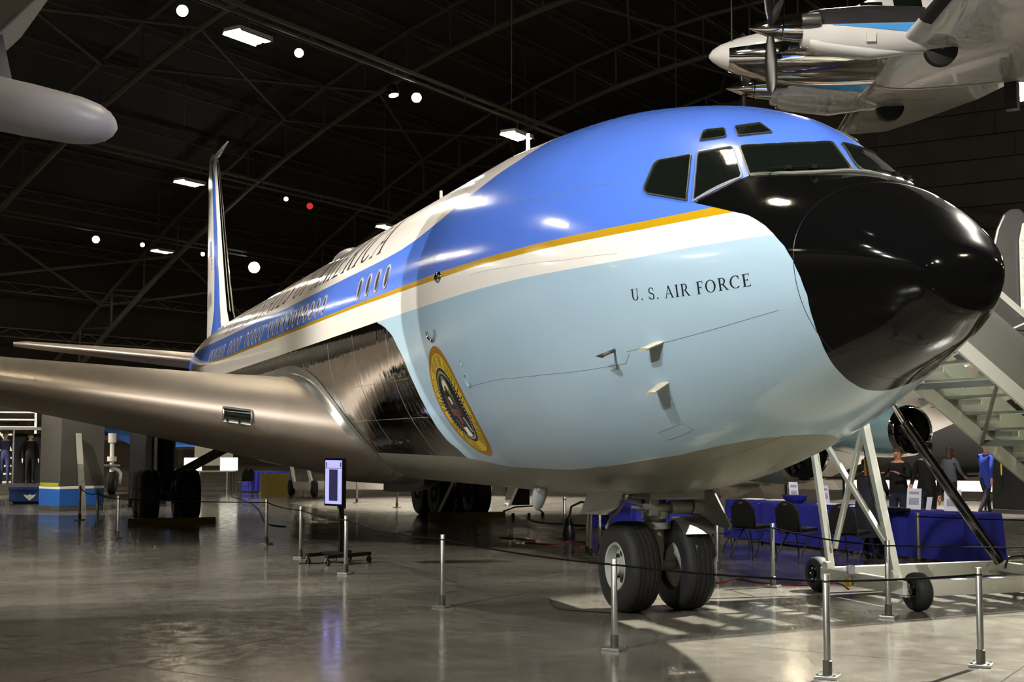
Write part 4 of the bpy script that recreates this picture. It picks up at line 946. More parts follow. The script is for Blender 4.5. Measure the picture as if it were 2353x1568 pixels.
for sg in (1, -1):
    m = MB(); rows = []
    for (Y, x0, chd, zq) in ((-.05, -2.45, 2.6, -.45), (.45, -2.5, 2.5, -.42), (1.92, -2.5, 2.4, -.30), (2.35, -2.55, 2.3, -.25), (5, -2.9, 1.75, .08), (7.5, -3.2, 1.2, .40)):
        up = [kp(x0-x*chd, sg*Y, zq+(c*.6+h*.14)*chd) for x, c, h in AF]; lo = [kp(x0-x*chd, sg*Y, zq+(c*.4-h*.12)*chd) for x, c, h in AF[1:-1]]; rows.append(up+lo[::-1])
    m.grid(rows, closed=True); m.obj('wing', 'ka_white', ka, True, sharp=60)
    m = MB(); rows = []
    for Y in (2.9, 5, 7.4):
        x0, chd, zq = [float(np.interp(Y, [2.35, 5, 7.5], v)) for v in ((-2.55, -2.9, -3.2), (2.3, 1.75, 1.2), (-.25, .08, .40))]
        rows.append([kp(x0+.012-x*chd, sg*Y, zq+q*chd*(c*.5+h*.135)) for x, c, h, q in [(*AF[k], 1) for k in (5, 3, 1)]+[(0, 0, 0, 1)]+[(*AF[k], -1) for k in (1, 3, 5)]])
    m.grid(rows); m.obj('deicing_boot', 'black_paint', ka, True)
m = MB(); m.box(kp(-5.0, -.1, -.72), (.22, .22, .5), .6); m.obj('mounting_post', 'black_paint', ka)
m = MB(); m.ball(kp(-3.6, .0, -.50), (.06, .06, .05)); m.obj('beacon', 'flag_red', ka, True)
m = MB(); m.prism([kp(-8.2, -.03, .8), kp(-9.4, -.03, .8), kp(-10, -.03, 2.6), kp(-9.1, -.03, 2.6)], KN*.06); m.obj('tail_fin', 'ka_white', ka)
m = MB(); m.prism([kp(-8.6, 2.4, .85), kp(-9.3, 2.4, .85), kp(-9.3, -2.4, .85), kp(-8.3, -2.4, .85)], (0, 0, .06)); m.obj('tailplane', 'ka_white', ka)
for X, Y in ((.1, .2), (-3.2, 2.2), (-3.2, -2.2), (-7.5, 0)):
    m = MB(); a = kp(X, Y, .3); m.cyl(a, a+Vector((0, 0, 15)), .012, n=5); m.obj('suspension_cable', 'gunmetal', ka)
# ================================================================== GREY AIRCRAFT WING WITH POD, UPPER LEFT
gw = empty('parked_aircraft', (4.0, 16.5, 0), 'grey parked aircraft whose wing and rounded pod jut in at upper left', 'aircraft')
m = MB(); rows = []
for x, r_ in ((-24, .15), (-23.4, .7), (-22, 1.25), (-19.5, 1.75), (-16, 1.95), (3, 1.95), (8, 1.4), (12.5, .5)): rows.append([(x, 16.5+r_*math.cos(a), 4.1+(1.95-r_)*.25+r_*math.sin(a)) for a in np.linspace(0, 2*PI, 32, endpoint=False)])
m.grid(rows, closed=True); m.obj('fuselage', 'ka_white', gw, True)  # unseen body, added as something pale for the chrome skin to reflect
for x, y in ((-18, 16.5), (-2, 18.2), (-2, 14.8)):
    m = MB(); m.cyl((x, y, .5), (x, y, 2.6), .14); m.lathe([(-.2, .2), (-.2, .45), (-.12, .5), (.12, .5), (.2, .45), (.2, .2), (.15, .001)], (x, y, .5), (0, 1, 0), 24); m.obj('landing_gear', 'rubber', gw, True)
m = MB(); rows = []
PD = Vector((-.10, -1, -.165)).normalized()
tip = Vector((1.50, 5.56, 5.10))
for d_, r_ in ((0, .01), (.03, .09), (.10, .165), (.22, .225), (.42, .265), (.9, .29), (2.5, .30), (4.5, .30)):
    o_ = tip-PD*d_; u = Vector((1, 0, 0)); v = PD.cross(u).normalized()
    rows.append([o_+u*(r_*math.cos(a))+v*(r_*.95*math.sin(a)) for a in np.linspace(0, 2*PI, 28, endpoint=False)])
m.grid(rows, closed=True); m.obj('pod', 'pod_grey', gw, True)
m = MB(); m.prism([(1.75, 6.60, 5.50), (1.75, 7.6, 5.7), (1.75, 7.6, 6.6), (1.75, 6.78, 6.3)], (.16, 0, 0)); m.obj('pylon', 'pod_grey', gw)
m = MB(); m.prism([(1.2, 6.05, 6.72), (1.4, 6.85, 5.86), (1.7, 9.0, 6.0), (1.9, 15.2, 5.6), (1.6, 15.2, 6.4), (1.2, 9.5, 8.0), (.8, 6.0, 7.6)], (3.6, .5, .25)); m.obj('wing', 'wing_dark_grey', gw, bevel=.05)
# ================================================================== BOARDING STAIRS AT THE FAR SIDE OF THE NOSE
bs = empty('boarding_stairs', (0, -3.2, 0), 'pale steel towable boarding stairs on small black wheels behind the jet nose', 'stairs')
def small_wheel(c, r, wd, parent):
    e = empty('wheel', c, parent=parent); m = MB(); m.lathe([(-wd*.5, r*.55), (-wd*.5, r*.85), (-wd*.34, r*.97), (-wd*.1, r), (wd*.1, r), (wd*.34, r*.97), (wd*.5, r*.85), (wd*.5, r*.55)], c, (0.08, 1, 0), 28); m.obj('tire', 'rubber', e, True, sharp=50)
    m = MB(); m.lathe([(-wd*.45, .001), (-wd*.45, r*.56), (wd*.45, r*.56), (wd*.30, r*.50), (wd*.25, r*.2), (wd*.5, r*.16), (wd*.5, .001)], c, (0.08, 1, 0), 20); m.obj('rim', 'black_paint', e, True)
    m = MB()
    for k in range(6):
        a = 2*PI*k/6; m.ball((c[0]+math.cos(a)*r*.36, c[1]+wd*.36, c[2]+math.sin(a)*r*.36), r*.06, 6, 4)
    m.obj('wheel_nuts', 'chrome', e); return e
small_wheel((-.99, -2.60, .205), .205, .17, bs); small_wheel((1.03, -2.69, .205), .205, .17, bs)
def part_bar(name, p0, p1, w_, h_, mt='offwhite_steel', up=(0, 0, 1), parent=None):
    m = MB(); m.bar(p0, p1, w_, h_, up); return m.obj(name, mt, parent or bs, bevel=.006)
part_bar('axle_beam', (.72, -2.60, .235), (-.92, -2.52, .235), .10, .15)
part_bar('chassis_beam', (-.86, -2.5, .22), (-.86, -7.2, .22), .10, .17); part_bar('chassis_beam', (.80, -2.6, .22), (.80, -7.2, .22), .10, .17); part_bar('chassis_cross_beam', (-.86, -5.2, .24), (.80, -5.2, .24), .12, .12); part_bar('chassis_cross_beam', (-.86, -7.1, .24), (.8, -7.1, .24), .12, .12)
part_bar('leg', (.65, -2.62, .27), (1.12, -2.66, 2.10), .075, .075); part_bar('leg', (-.62, -2.62, .27), (.22, -2.68, 2.62), .085, .085)
part_bar('diagonal_brace', (-.52, -2.60, .62), (.88, -2.68, 1.85), .055, .055); part_bar('diagonal_brace', (.60, -2.64, .55), (.0, -2.66, 2.0), .055, .055)
for c_ in ((.65, -2.57, .33), (-.62, -2.57, .34)):
    m = MB(); m.cyl(Vector(c_)-Vector((0, .03, 0)), Vector(c_)+Vector((0, .04, 0)), .06, n=12); m.obj('hinge_lug', 'offwhite_steel', bs, True)
m = MB(); m.cyl((-.3, -2.70, 2.42), (-.3, -3.05, 1.93), .032, n=12); m.obj('ram_rod', 'chrome', bs, True)
m = MB(); m.cyl((-.3, -2.98, 2.03), (-.3, -4.27, .42), .062, n=14); m.obj('hydraulic_ram', 'black_gloss', bs, True)
m = MB(); m.tube([(-.3, -4.35, .34), (-.3, -4.4, .46), (-.3, -4.62, .47), (-.3, -4.70, .32)], .014, 6); m.obj('ram_hose', 'cord_black', bs)
def stair_z(y): return 2.40+.70*(y+4.14)            # underside of the flight
XA, XB = -.55, .95
for x in (XA, XB):
    part_bar('stringer', (x, -2.75, stair_z(-2.75)+.12), (x, -7.2, stair_z(-7.2)+.12), .05, .17)
    part_bar('handrail', (x, -2.2, 4.25), (x, -3.1, 4.25), .05, .05); part_bar('handrail', (x, -3.1, 4.25), (x, -7.2, 1.45), .05, .05)
    m = MB(); m.prism([(x-.015, -2.6, stair_z(-2.6)+.12), (x-.015, -2.1, 3.62), (x-.015, -2.1, 3.9), (x-.015, -3.2, 3.9), (x-.015, -4.4, 3.08), (x-.015, -7.0, 1.28), (x-.015, -7.0, stair_z(-7.0)+.2), (x-.015, -4.0, stair_z(-4.0)+.2)], (.03, 0, 0)); o = m.obj('side_panel', 'grey_steel', bs); o['label'] = 'flat grey handrail side panel'
for k in range(15):
    y = -2.95-.28*k; z = stair_z(y)+.30
    m = MB(); m.box(((XA+XB)/2, y, z), (XB-XA-.06, .24, .035)); m.obj('step', 'grey_steel', bs)
    for x0, x1 in ((XA+.03, XA+.45), (XB-.03, XB-.45)): m = MB(); m.bar((x0, y-.11, z-.06), (x1, y-.11, z-.06), .02, .07); m.obj('step_bracket', 'offwhite_steel', bs)
for k in range(4):
    y = -3.1-1.0*k; part_bar('cross_tie', (XA, y, stair_z(y)+.06), (XB, y, stair_z(y)+.06), .05, .08, 'grey_steel'); part_bar('diagonal_tie', (XA, y, stair_z(y)+.05), (XB, y-1.0, stair_z(y-1.0)+.05), .04, .05, 'grey_steel')
m = MB(); m.box(((XA+XB)/2, -2.35, 3.40), (XB-XA, .95, .08)); m.obj('platform', 'grey_steel', bs)
m = MB(); m.box((-.55, -4.9, .39), (.30, .5, .22)); m.obj('pump_box', 'grey_steel', bs, bevel=.01)
m = MB(); m.lathe([(0, .02), (.0, .045), (.09, .05), (.10, .03)], (.05, -2.48, .30), (0, 0, 1), 12); m.obj('lamp_jar', 'plastic_clear', bs, True)
m = MB(); m.box((.10, -2.47, .20), (.10, .01, .11)); m.obj('yellow_tag', 'warn_yellow', bs)
m = MB(); m.tube([(.10, -2.7, 1.93), (.0, -2.72, 1.3), (-.25, -2.75, .6), (-.55, -2.7, .36)], .012, 6); m.obj('hydraulic_hose', 'cord_black', bs)
# second, white stairs further back
ws = empty('white_boarding_stairs', (21.5, -19.5, 0), 'long white boarding stairs rising to the right, in the background', 'stairs')
A0, A1v = Vector((24.4, -15.9, .2)), Vector((18.4, -23.4, 4.5)); side = Vector((0.78, .62, 0)).normalized()
for k_, off in enumerate((0, 1.5)):
    part_bar('stringer', A0+side*off, A1v+side*off, .08, .85, 'white_paint', parent=ws)
    part_bar('handrail', A0+side*off+Vector((0, 0, 1.0)), A1v+side*off+Vector((0, 0, 1.0)), .05, .05, 'white_paint', parent=ws)
    for q in range(6):
        p = A0.lerp(A1v, (q+.5)/6)+side*off; part_bar('rail_post', p, p+Vector((0, 0, 1.0)), .04, .04, 'white_paint', parent=ws)
for q in range(16):
    p = A0.lerp(A1v, (q+.5)/16)+side*.75+Vector((0, 0, .12)); m = MB(); m.box(p, (.30, 1.45, .04), math.atan2(side.y, side.x)+PI/2); m.obj('step', 'concrete_light', ws)
for q in (.75, .95):
    p = A0.lerp(A1v, q); part_bar('support_leg', p, Vector((p.x, p.y, .35)), .09, .09, 'white_paint', parent=ws)
part_bar('base_frame', (24.0, -16.6, .45), (18.6, -23.2, .45), .9, .3, 'white_paint', parent=ws)
for q in (.25, .85):
    p = Vector((24.0, -16.6, .27)).lerp(Vector((18.6, -23.2, .27)), q); m = MB(); m.lathe([(-.1, .1), (-.1, .24), (-.06, .27), (.06, .27), (.1, .24), (.1, .1), (.08, .001)], p-side*.5, side, 20); m.obj('wheel', 'rubber', ws, True)
# silver tail fin of a second parked aircraft past the nose
sf = empty('silver_tail_fin', (25, -27, 0), 'rounded polished silver tail fin with white ribbed rudder at right edge', 'aircraft tail')
FD = Vector((-.39, -.92, 0)).normalized()          # chord direction, to the right in view
def sfp(u, z, off=0): return Vector((25.8, -26.15, 1.8))+(FD*u+Vector((0, 0, z-1.8))+Vector((-.92, .39, 0))*off)*1.6
ol = [(.0, 4.3), (.02, 5.2), (.10, 6.0), (.24, 6.6), (.40, 6.95), (.58, 7.08), (.78, 7.08), (.95, 6.9), (1.12, 6.4), (1.2, 5.8), (1.22, 4.3)]
m = MB(); m.prism([sfp(u, z, -.10) for u, z in ol], Vector((-.92, .39, 0))*.2); m.obj('fin', 'hull_silver', sf, bevel=.07)
ol2 = [(.70, 4.62), (.70, 6.35), (.78, 6.72), (.94, 6.78), (1.08, 6.4), (1.35, 5.6), (1.35, 4.62)]
m = MB(); m.prism([sfp(u, z, .10) for u, z in ol2], Vector((-.92, .39, 0))*.06); m.obj('rudder', 'white_paint', sf, bevel=.02)
for k in range(9):
    m = MB(); m.bar(sfp(.72, 4.75+.2*k, .165), sfp(1.3, 4.75+.2*k, .165), .02, .05); m.obj('rudder_rib', 'white_paint', sf)
m = MB(); m.bar(sfp(-.1, 4.25, .0), sfp(2.5, 4.1, 0), .6, .22); m.obj('tailplane', 'hull_silver', sf)
m = MB(); rows = []
for u, r_ in ((-1.5, .5), (0, .8), (2, 1.1), (6, 1.3)): rows.append([sfp(u, 3.2+r_*math.sin(a), r_*math.cos(a)) for a in np.linspace(0, 2*PI, 28, endpoint=False)])
m.grid(rows, closed=True); m.obj('rear_fuselage', 'hull_silver', sf, True)
# ================================================================== STANCHIONS AND ROPES
SH = .787
def stanchion():
    e = empty('stanchion')
    m = MB(); m.box((0, 0, .012), (.17, .17, .024)); m.obj('base_plate', 'alu', e, bevel=.004)
    for sx in (-1, 1):
        for s_ in (-1, 1):
            mm = MB(); mm.cyl((sx*.065, s_*.065, .024), (sx*.065, s_*.065, .036), .011, n=6); mm.obj('bolt', 'chrome', e)
    m = MB(); m.lathe([(.024, .036), (.13, .036), (.135, .030), (.135, .027)], n=16); m.obj('collar', 'gunmetal', e, True)
    m = MB(); m.lathe([(.024, .027), (SH-.004, .027), (SH, .024), (SH, .001)], n=16); m.obj('post', 'alu', e, True)
    m = MB(); m.lathe([(-.008, .029), (.008, .029)], (0, 0, SH-.055), n=12); m.obj('rope_ring', 'dark_steel', e)
    return e
SP = {'a': (-2.32, 1.56, 'stanchion directly in front of the nose wheels'), 'b': (1.03, 2.08, 'stanchion standing alone on open floor left of the nose wheels'),
      'c': (7.58, 2.34, 'stanchion just left of the monitor cart base'), 'd': (10.44, 2.38, 'stanchion between main gear wheels and monitor cart, second from the cart'),
      'e': (-4.10, .59, 'nearest stanchion at bottom right, left one of the front pair'), 'f': (-4.07, -.87, 'stanchion at the right edge, right one of the front pair'),
      'g': (12.8, 4.73, 'stanchion nearest the main gear in the far left row'), 'h': (15.58, 4.95, 'middle stanchion in front of the steel kiosk'), 'i': (18.98, 5.16, 'leftmost stanchion at the kiosk corner'),
      'j': (4.91, 2.25, 'stanchion right in front of the monitor pole'), 'k': (1.55, -2.37, 'stanchion between nose wheels and stairs wheels, near the chairs'), 'l': (3.59, -2.72, 'stanchion close behind the right nose wheel'),
      'm': (-1.33, -1.98, 'stanchion beside the near stairs wheel'), 'n': (3.0, -5.65, 'stanchion in front of the right end of the blue table'),
      'o': (6.68, -2.09, 'left post of the stanchion cluster left of the nose wheels'), 'p': (6.23, -1.95, 'front post of the stanchion cluster left of the nose wheels'), 'q': (7.0, -2.45, 'right post of the stanchion cluster left of the nose wheels'),
      'r': (9.85, -3.01, 'stanchion under the belly lamp, beside the blue cart'), 's': (25.05, -2.75, 'distant stanchion under the belly, left of two'), 't': (22.2, -3.18, 'distant stanchion under the belly, right of two'), 'u': (21.6, 4.9, 'distant stanchion behind the kiosk row')}
SP.pop('u')
st0 = stanchion()
for i, (k, (x, y, lb)) in enumerate(SP.items()):
    o = st0 if i == 0 else copy_tree(st0); o.location = (x, y, 0); o.rotation_euler = (0, 0, ang if k not in 'ef' else ang+.1)
    tag(o, 'silver '+lb, 'stanchion', 'rope barrier stanchions')
def rope(a, b, lb, sag=.02, z0=SH-.055, z1=SH-.055, pb=None):
    p, q = Vector((*SP[a][:2], z0)), (Vector((*SP[b][:2], z1)) if b else Vector(pb)); d = (q-p).normalized()*.03; p, q = p+d, q-d
    pts = [p.lerp(q, t)-Vector((0, 0, sag*4*t*(1-t)*(q-p).length)) for t in np.linspace(0, 1, 13)]
    m = MB(); m.tube(pts, .009, 6); top(m, 'barrier_rope', 'rope_black', p, lb, 'rope', 'barrier ropes', True)
rope('i', 'h', 'thin black rope between the two kiosk stanchions'); rope('h', 'g', 'thin black rope beside the main gear wheels', .01)
rope('g', 'd', 'thin black rope passing the front of the main gear wheels', .005); rope('d', 'c', 'thin black rope left of the monitor cart', .01); rope('c', 'j', 'short black rope passing the monitor pole', .01)
rope('j', 'b', 'black rope between monitor cart and lone stanchion', .012); rope('b', 'a', 'long black rope running up to the nose wheels', .008); rope('a', 'e', 'black rope crossing in front of the nose wheels', .008)
rope('e', 'f', 'black rope crossing in front of the stairs wheels', .008); rope('m', None, 'black rope running right from stanchion by the stairs wheel', .01, pb=(-1.6, -7.5, .70)); rope('k', 'm', 'black rope behind the stairs legs', .012); rope('n', None, 'black rope in front of the blue table end', .01, pb=(1.2, -9.5, .72))
# ================================================================== MONITOR ON WHEELED CART
mc = empty('monitor_cart', (6.55, 1.98, 0), 'black wheeled cart with an upright lit monitor under the wing root', 'monitor')
CA = R3(-62); ca, sa_ = math.cos(CA), math.sin(CA)
def mcp(a, b, z): return Vector((6.55+a*ca-b*sa_, 1.98+a*sa_+b*ca, z))
for b_ in (-.22, .22):
    m = MB(); m.bar(mcp(-.42, b_, .13), mcp(.42, b_, .13), .07, .05); m.obj('base_rail', 'black_paint', mc)
m = MB(); m.bar(mcp(-.05, -.22, .15), mcp(-.05, .22, .15), .22, .03); m.obj('base_deck', 'black_paint', mc)
for a_ in (-.40, .40):
    for b_ in (-.22, .22):
        m = MB(); m.lathe([(-.02, .02), (-.02, .045), (.02, .045), (.02, .02), (.02, .001)], mcp(a_, b_, .046), (ca, sa_, 0), 14); c_ = m.obj('caster', 'rubber', mc, True)
        m = MB(); m.bar(mcp(a_, b_+.03, .05), mcp(a_, b_, .11), .05, .02); m.obj('caster_fork', 'alu', c_)
m = MB(); m.bar(mcp(.05, 0, .14), mcp(.05, 0, 1.05), .06, .06); m.obj('pole', 'black_paint', mc)
m = MB(); m.bar(mcp(.05, 0, .80), mcp(.05, 0, 1.32), .11, .09); m.obj('upper_column', 'black_paint', mc)
MA = R3(192); mo = Vector((math.cos(MA), math.sin(MA), 0)); mx_ = Vector((-mo.y, mo.x, 0)); mct = Vector((6.42, 2.07, 1.20))
def scr(name, w_, h_, d0, mt, cx=0, cz=0, th=.006, parent=mc):
    rot = Matrix((mo, mx_, Vector((0, 0, 1)))).transposed(); m = MB(); m.box(mct+mo*d0+mx_*cx+Vector((0, 0, cz)), (th, w_, h_), rot=rot); return m.obj(name, mt, parent)
MA2 = math.atan2(CAM_POS.y-mct.y, CAM_POS.x-mct.x)+R3(-52)
mo = Vector((math.cos(MA2), math.sin(MA2), 0)); mx_ = Vector((-mo.y, mo.x, 0))
tv = scr('display', .44, .70, 0, 'black_gloss', th=.06)
scr('screen', .39, .64, .033, 'screen', th=.004, parent=tv); scr('screen_picture', .20, .46, .036, 'screen_dark', cz=-.045, th=.003, parent=tv); scr('screen_rule', .38, .006, .036, 'screen_dark', cz=.205, th=.003, parent=tv)
for q in (-.17, .17): scr('screen_emblem', .02, .07, .036, 'screen_dark', cx=q, cz=.255, th=.003, parent=tv)
m = MB(); m.bar(mct-mo*.03, mcp(.05, 0, 1.15), .06, .25); m.obj('bracket', 'black_paint', mc)
m = MB(); m.tube([mct-mo*.05+Vector((0, 0, -.3)), mcp(.08, .03, .6), mcp(.06, .06, .3), mcp(.0, .05, .03), mcp(-.3, .1, .015), mcp(-.5, .3, .01)], .008, 6); m.obj('power_cable', 'cord_black', mc)
# ================================================================== TABLES, CHAIRS, SIGNS
def table(A, B, dpt, name, lb):
    """A, B: front corners left to right as seen from the jet; dpt: vector to the back"""
    A, B, D = Vector(A), Vector(B), Vector(dpt); e = empty(name, (A+B+D)/2, lb, 'table', 'blue draped tables')
    n = (B-A).normalized()
    m = MB(); m.prism([A+Vector((0, 0, .70)), B+Vector((0, 0, .70)), B+D+Vector((0, 0, .70)), A+D+Vector((0, 0, .70))], (0, 0, .03)); m.obj('tabletop', 'paper', e)
    for P in (A+D*.1+n*.12, B+D*.1-n*.12, A+D*.9+n*.12, B+D*.9-n*.12):
        m = MB(); m.cyl((P.x, P.y, 0), (P.x, P.y, .70), .015, n=8); m.obj('leg', 'dark_steel', e)
    loop = [A.lerp(B, t) for t in np.linspace(0, 1, 40)[:-1]]+[B.lerp(B+D, t) for t in np.linspace(0, 1, 14)[:-1]]+[(B+D).lerp(A+D, t) for t in np.linspace(0, 1, 40)[:-1]]+[(A+D).lerp(A, t) for t in np.linspace(0, 1, 14)[:-1]]
    ctr = (A+B+D+A)/4+(B-A)/4; ctr = (A+B+D*1)/2; m = MB(); rows = []
    ctr = A+(B-A)*.5+D*.5
    for k, z in enumerate((.742, .735, .70, .55, .35, .12, .05)):
        g = [0, .01, .015, .025, .04, .055, .06][k]; rw = []
        for i, p in enumerate(loop):
            o_ = (p-ctr).normalized(); wv = .022*math.sin(i*1.35)*min(1, k/4)+.012*math.sin(i*.7+2)*min(1, k/4); q = p+o_*(g+wv); rw.append((q.x, q.y, z))
        rows.append(rw)
    m.grid(rows[::-1], closed=True); b = len(m.v)-len(loop); m.face([b+i for i in range(len(loop))]); m.obj('tablecloth', 'cloth_blue', e, True, sharp=70)
    return e
table((8.7, -5.75, 0), (5.9, -6.15, 0), (.12, -.80, 0), 'draped_table', 'blue draped table at left, behind the first two chairs')
table((5.60, -6.14, 0), (3.15, -6.55, 0), (.14, -.80, 0), 'draped_table', 'blue draped table at right end, with two clear sign holders')
def chair():
    e = empty('stacking_chair'); RR = lambda *p: p
    m = MB(); rows = []
    for k in range(9):
        a = PI*k/8
    ol = [(-.20, .0), (-.215, .15), (-.20, .34), (-.15, .45), (-.06, .50), (.06, .50), (.15, .45), (.20, .34), (.215, .15), (.20, 0)]
    m.prism([(-.235-.16*z*.55, y, .46+z*.86) for y, z in ol], (-.045, 0, 0)); m.obj('backrest', 'chair_black', e, bevel=.012)
    m = MB(); m.prism([(.22, -.20, .44), (.22, .20, .44), (-.20, .21, .43), (-.20, -.21, .43)], (0, 0, .055)); m.obj('seat', 'chair_black', e, bevel=.018)
    for s in (-1, 1):
        m = MB(); m.tube([(-.30, s*.215, .80), (-.24, s*.215, .46), (-.20, s*.21, .40), (.0, s*.21, .40), (.16, s*.21, .40), (.21, s*.215, .36), (.30, s*.23, .0)], .011, 8); m.obj('leg', 'gunmetal', e, True)
        m = MB(); m.tube([(.08, s*.20, .41), (-.02, s*.205, .38), (-.30, s*.235, .0)], .011, 8); m.obj('leg', 'gunmetal', e, True)
    m = MB(); m.cyl((-.12, -.2, .26), (-.12, .2, .26), .008, n=6); m.obj('stretcher', 'gunmetal', e)
    m = MB(); m.cyl((-.327, -.035, .845), (-.327, .035, .845), .018, n=10); m.obj('grip_ring', 'alu', e, True)
    return e
ch0 = chair()
for i, (x, y, rz, lb) in enumerate(((6.9, -4.75, -80, 'black padded chair half hidden behind the right nose wheel'), (5.62, -4.50, -66, 'black padded chair left of the middle stanchion, facing the blue table'), (4.78, -4.80, -70, 'black padded chair in the middle, left of the stairs leg'), (3.9, -5.15, -62, 'black padded chair behind the stairs frame legs'))):
    o = ch0 if i == 0 else copy_tree(ch0); o.location = (x, y, 0); o.rotation_euler = (0, 0, R3(rz)); tag(o, lb, 'chair', 'black stacking chairs')
def sign(x, y, rz, w_, h_, lb, slant=.25, dark=True):
    e = empty('sign_holder', (x, y, .756), lb, 'sign', 'sign holders on the blue tables'); rot = Matrix.Rotation(R3(rz), 3, 'Z') @ Matrix.Rotation(-slant, 3, 'Y')
    f = lambda a, b, c_: Vector((x, y, .760))+rot @ Vector((a, b, c_))
    m = MB(); m.prism([f(0, -w_/2, 0), f(0, w_/2, 0), f(0, w_/2, h_), f(0, -w_/2, h_)], rot @ Vector((.006, 0, 0))); m.obj('sheet', 'acrylic', e)
    m = MB(); g_ = lambda a, b: Vector((x, y, .757))+Matrix.Rotation(R3(rz), 3, 'Z') @ Vector((a, b, 0)); m.prism([g_(0, -w_/2), g_(0, w_/2), g_(-.10, w_/2), g_(-.10, -w_/2)], (0, 0, .004)); m.obj('foot', 'acrylic', e)
    if dark:
        for q, hh in ((.72, .13), (.5, .05), (.22, .26)):
            m = MB(); m.prism([f(.007, -w_*.34, h_*q), f(.007, w_*.34, h_*q), f(.007, w_*.34, h_*(q+hh)), f(.007, -w_*.34, h_*(q+hh))], rot @ Vector((.002, 0, 0))); m.obj('print', 'print_grey', e)
sign(4.25, -6.52, 128, .22, .33, 'tilted clear sign holder with printed sheet near stairs leg'); sign(3.62, -6.75, 135, .25, .33, 'upright clear sign holder at the right end of the table')
sign(7.35, -6.35, 165, .16, .34, 'narrow white sign behind the first chair'); sign(6.55, -6.45, 170, .17, .30, 'narrow white sign behind the second chair'); sign(5.35, -6.75, 100, .10, .24, 'small slanted white card left of the stairs leg', dark=False); sign(5.0, -6.5, 100, .10, .26, 'slanted white card between the stairs braces', dark=False); sign(4.02, -6.62, 110, .09, .20, 'small white folded card between the two clear holders', dark=False)
for i, (x, y, rz, lb) in enumerate(((8.3, -6.1, .2, 'yellowish paper stack on the left end of the table'), (7.82, -6.32, .5, 'loose papers next to the yellowish stack'), (6.2, -6.30, .1, 'white leaflets on the table by the second chair'), (5.35, -6.35, .6, 'papers on the table behind the stairs frame'), (4.85, -6.3, .3, 'white sheets in front of the dark-coated woman'))):
    m = MB(); m.box((x, y, .760), (.36, .26, .014), rz); m.box((x+.03, y-.02, .769), (.28, .20, .005), rz+.4); top(m, 'papers', 'paper', (x, y, .744), lb, 'papers', 'papers on the tables')
m = MB(); rows = []
for r_, z in ((.02, .02), (.16, .0), (.24, .05), (.27, .12), (.22, .11), (.12, .07)): rows.append([(6.95+1.15*r_*math.cos(a), -6.1+.6*r_*math.sin(a), .757+z+.02*max(0, math.sin(3*a))*r_*2) for a in np.linspace(0, 2*PI, 22, endpoint=False)])
m.grid(rows, closed=True); top(m, 'cloth_bag', 'bag_blue', (6.95, -6.1, .745), 'rumpled dark blue bag on the table between two chairs', 'bag', smooth=True)
m = MB(); m.box((4.3, -6.28, .765), (.36, .12, .04), .3); top(m, 'black_tablet', 'black_paint', (4.3, -6.28, .745), 'flat black tablet on the table near the sign holders', 'tablet', bevel=.008)
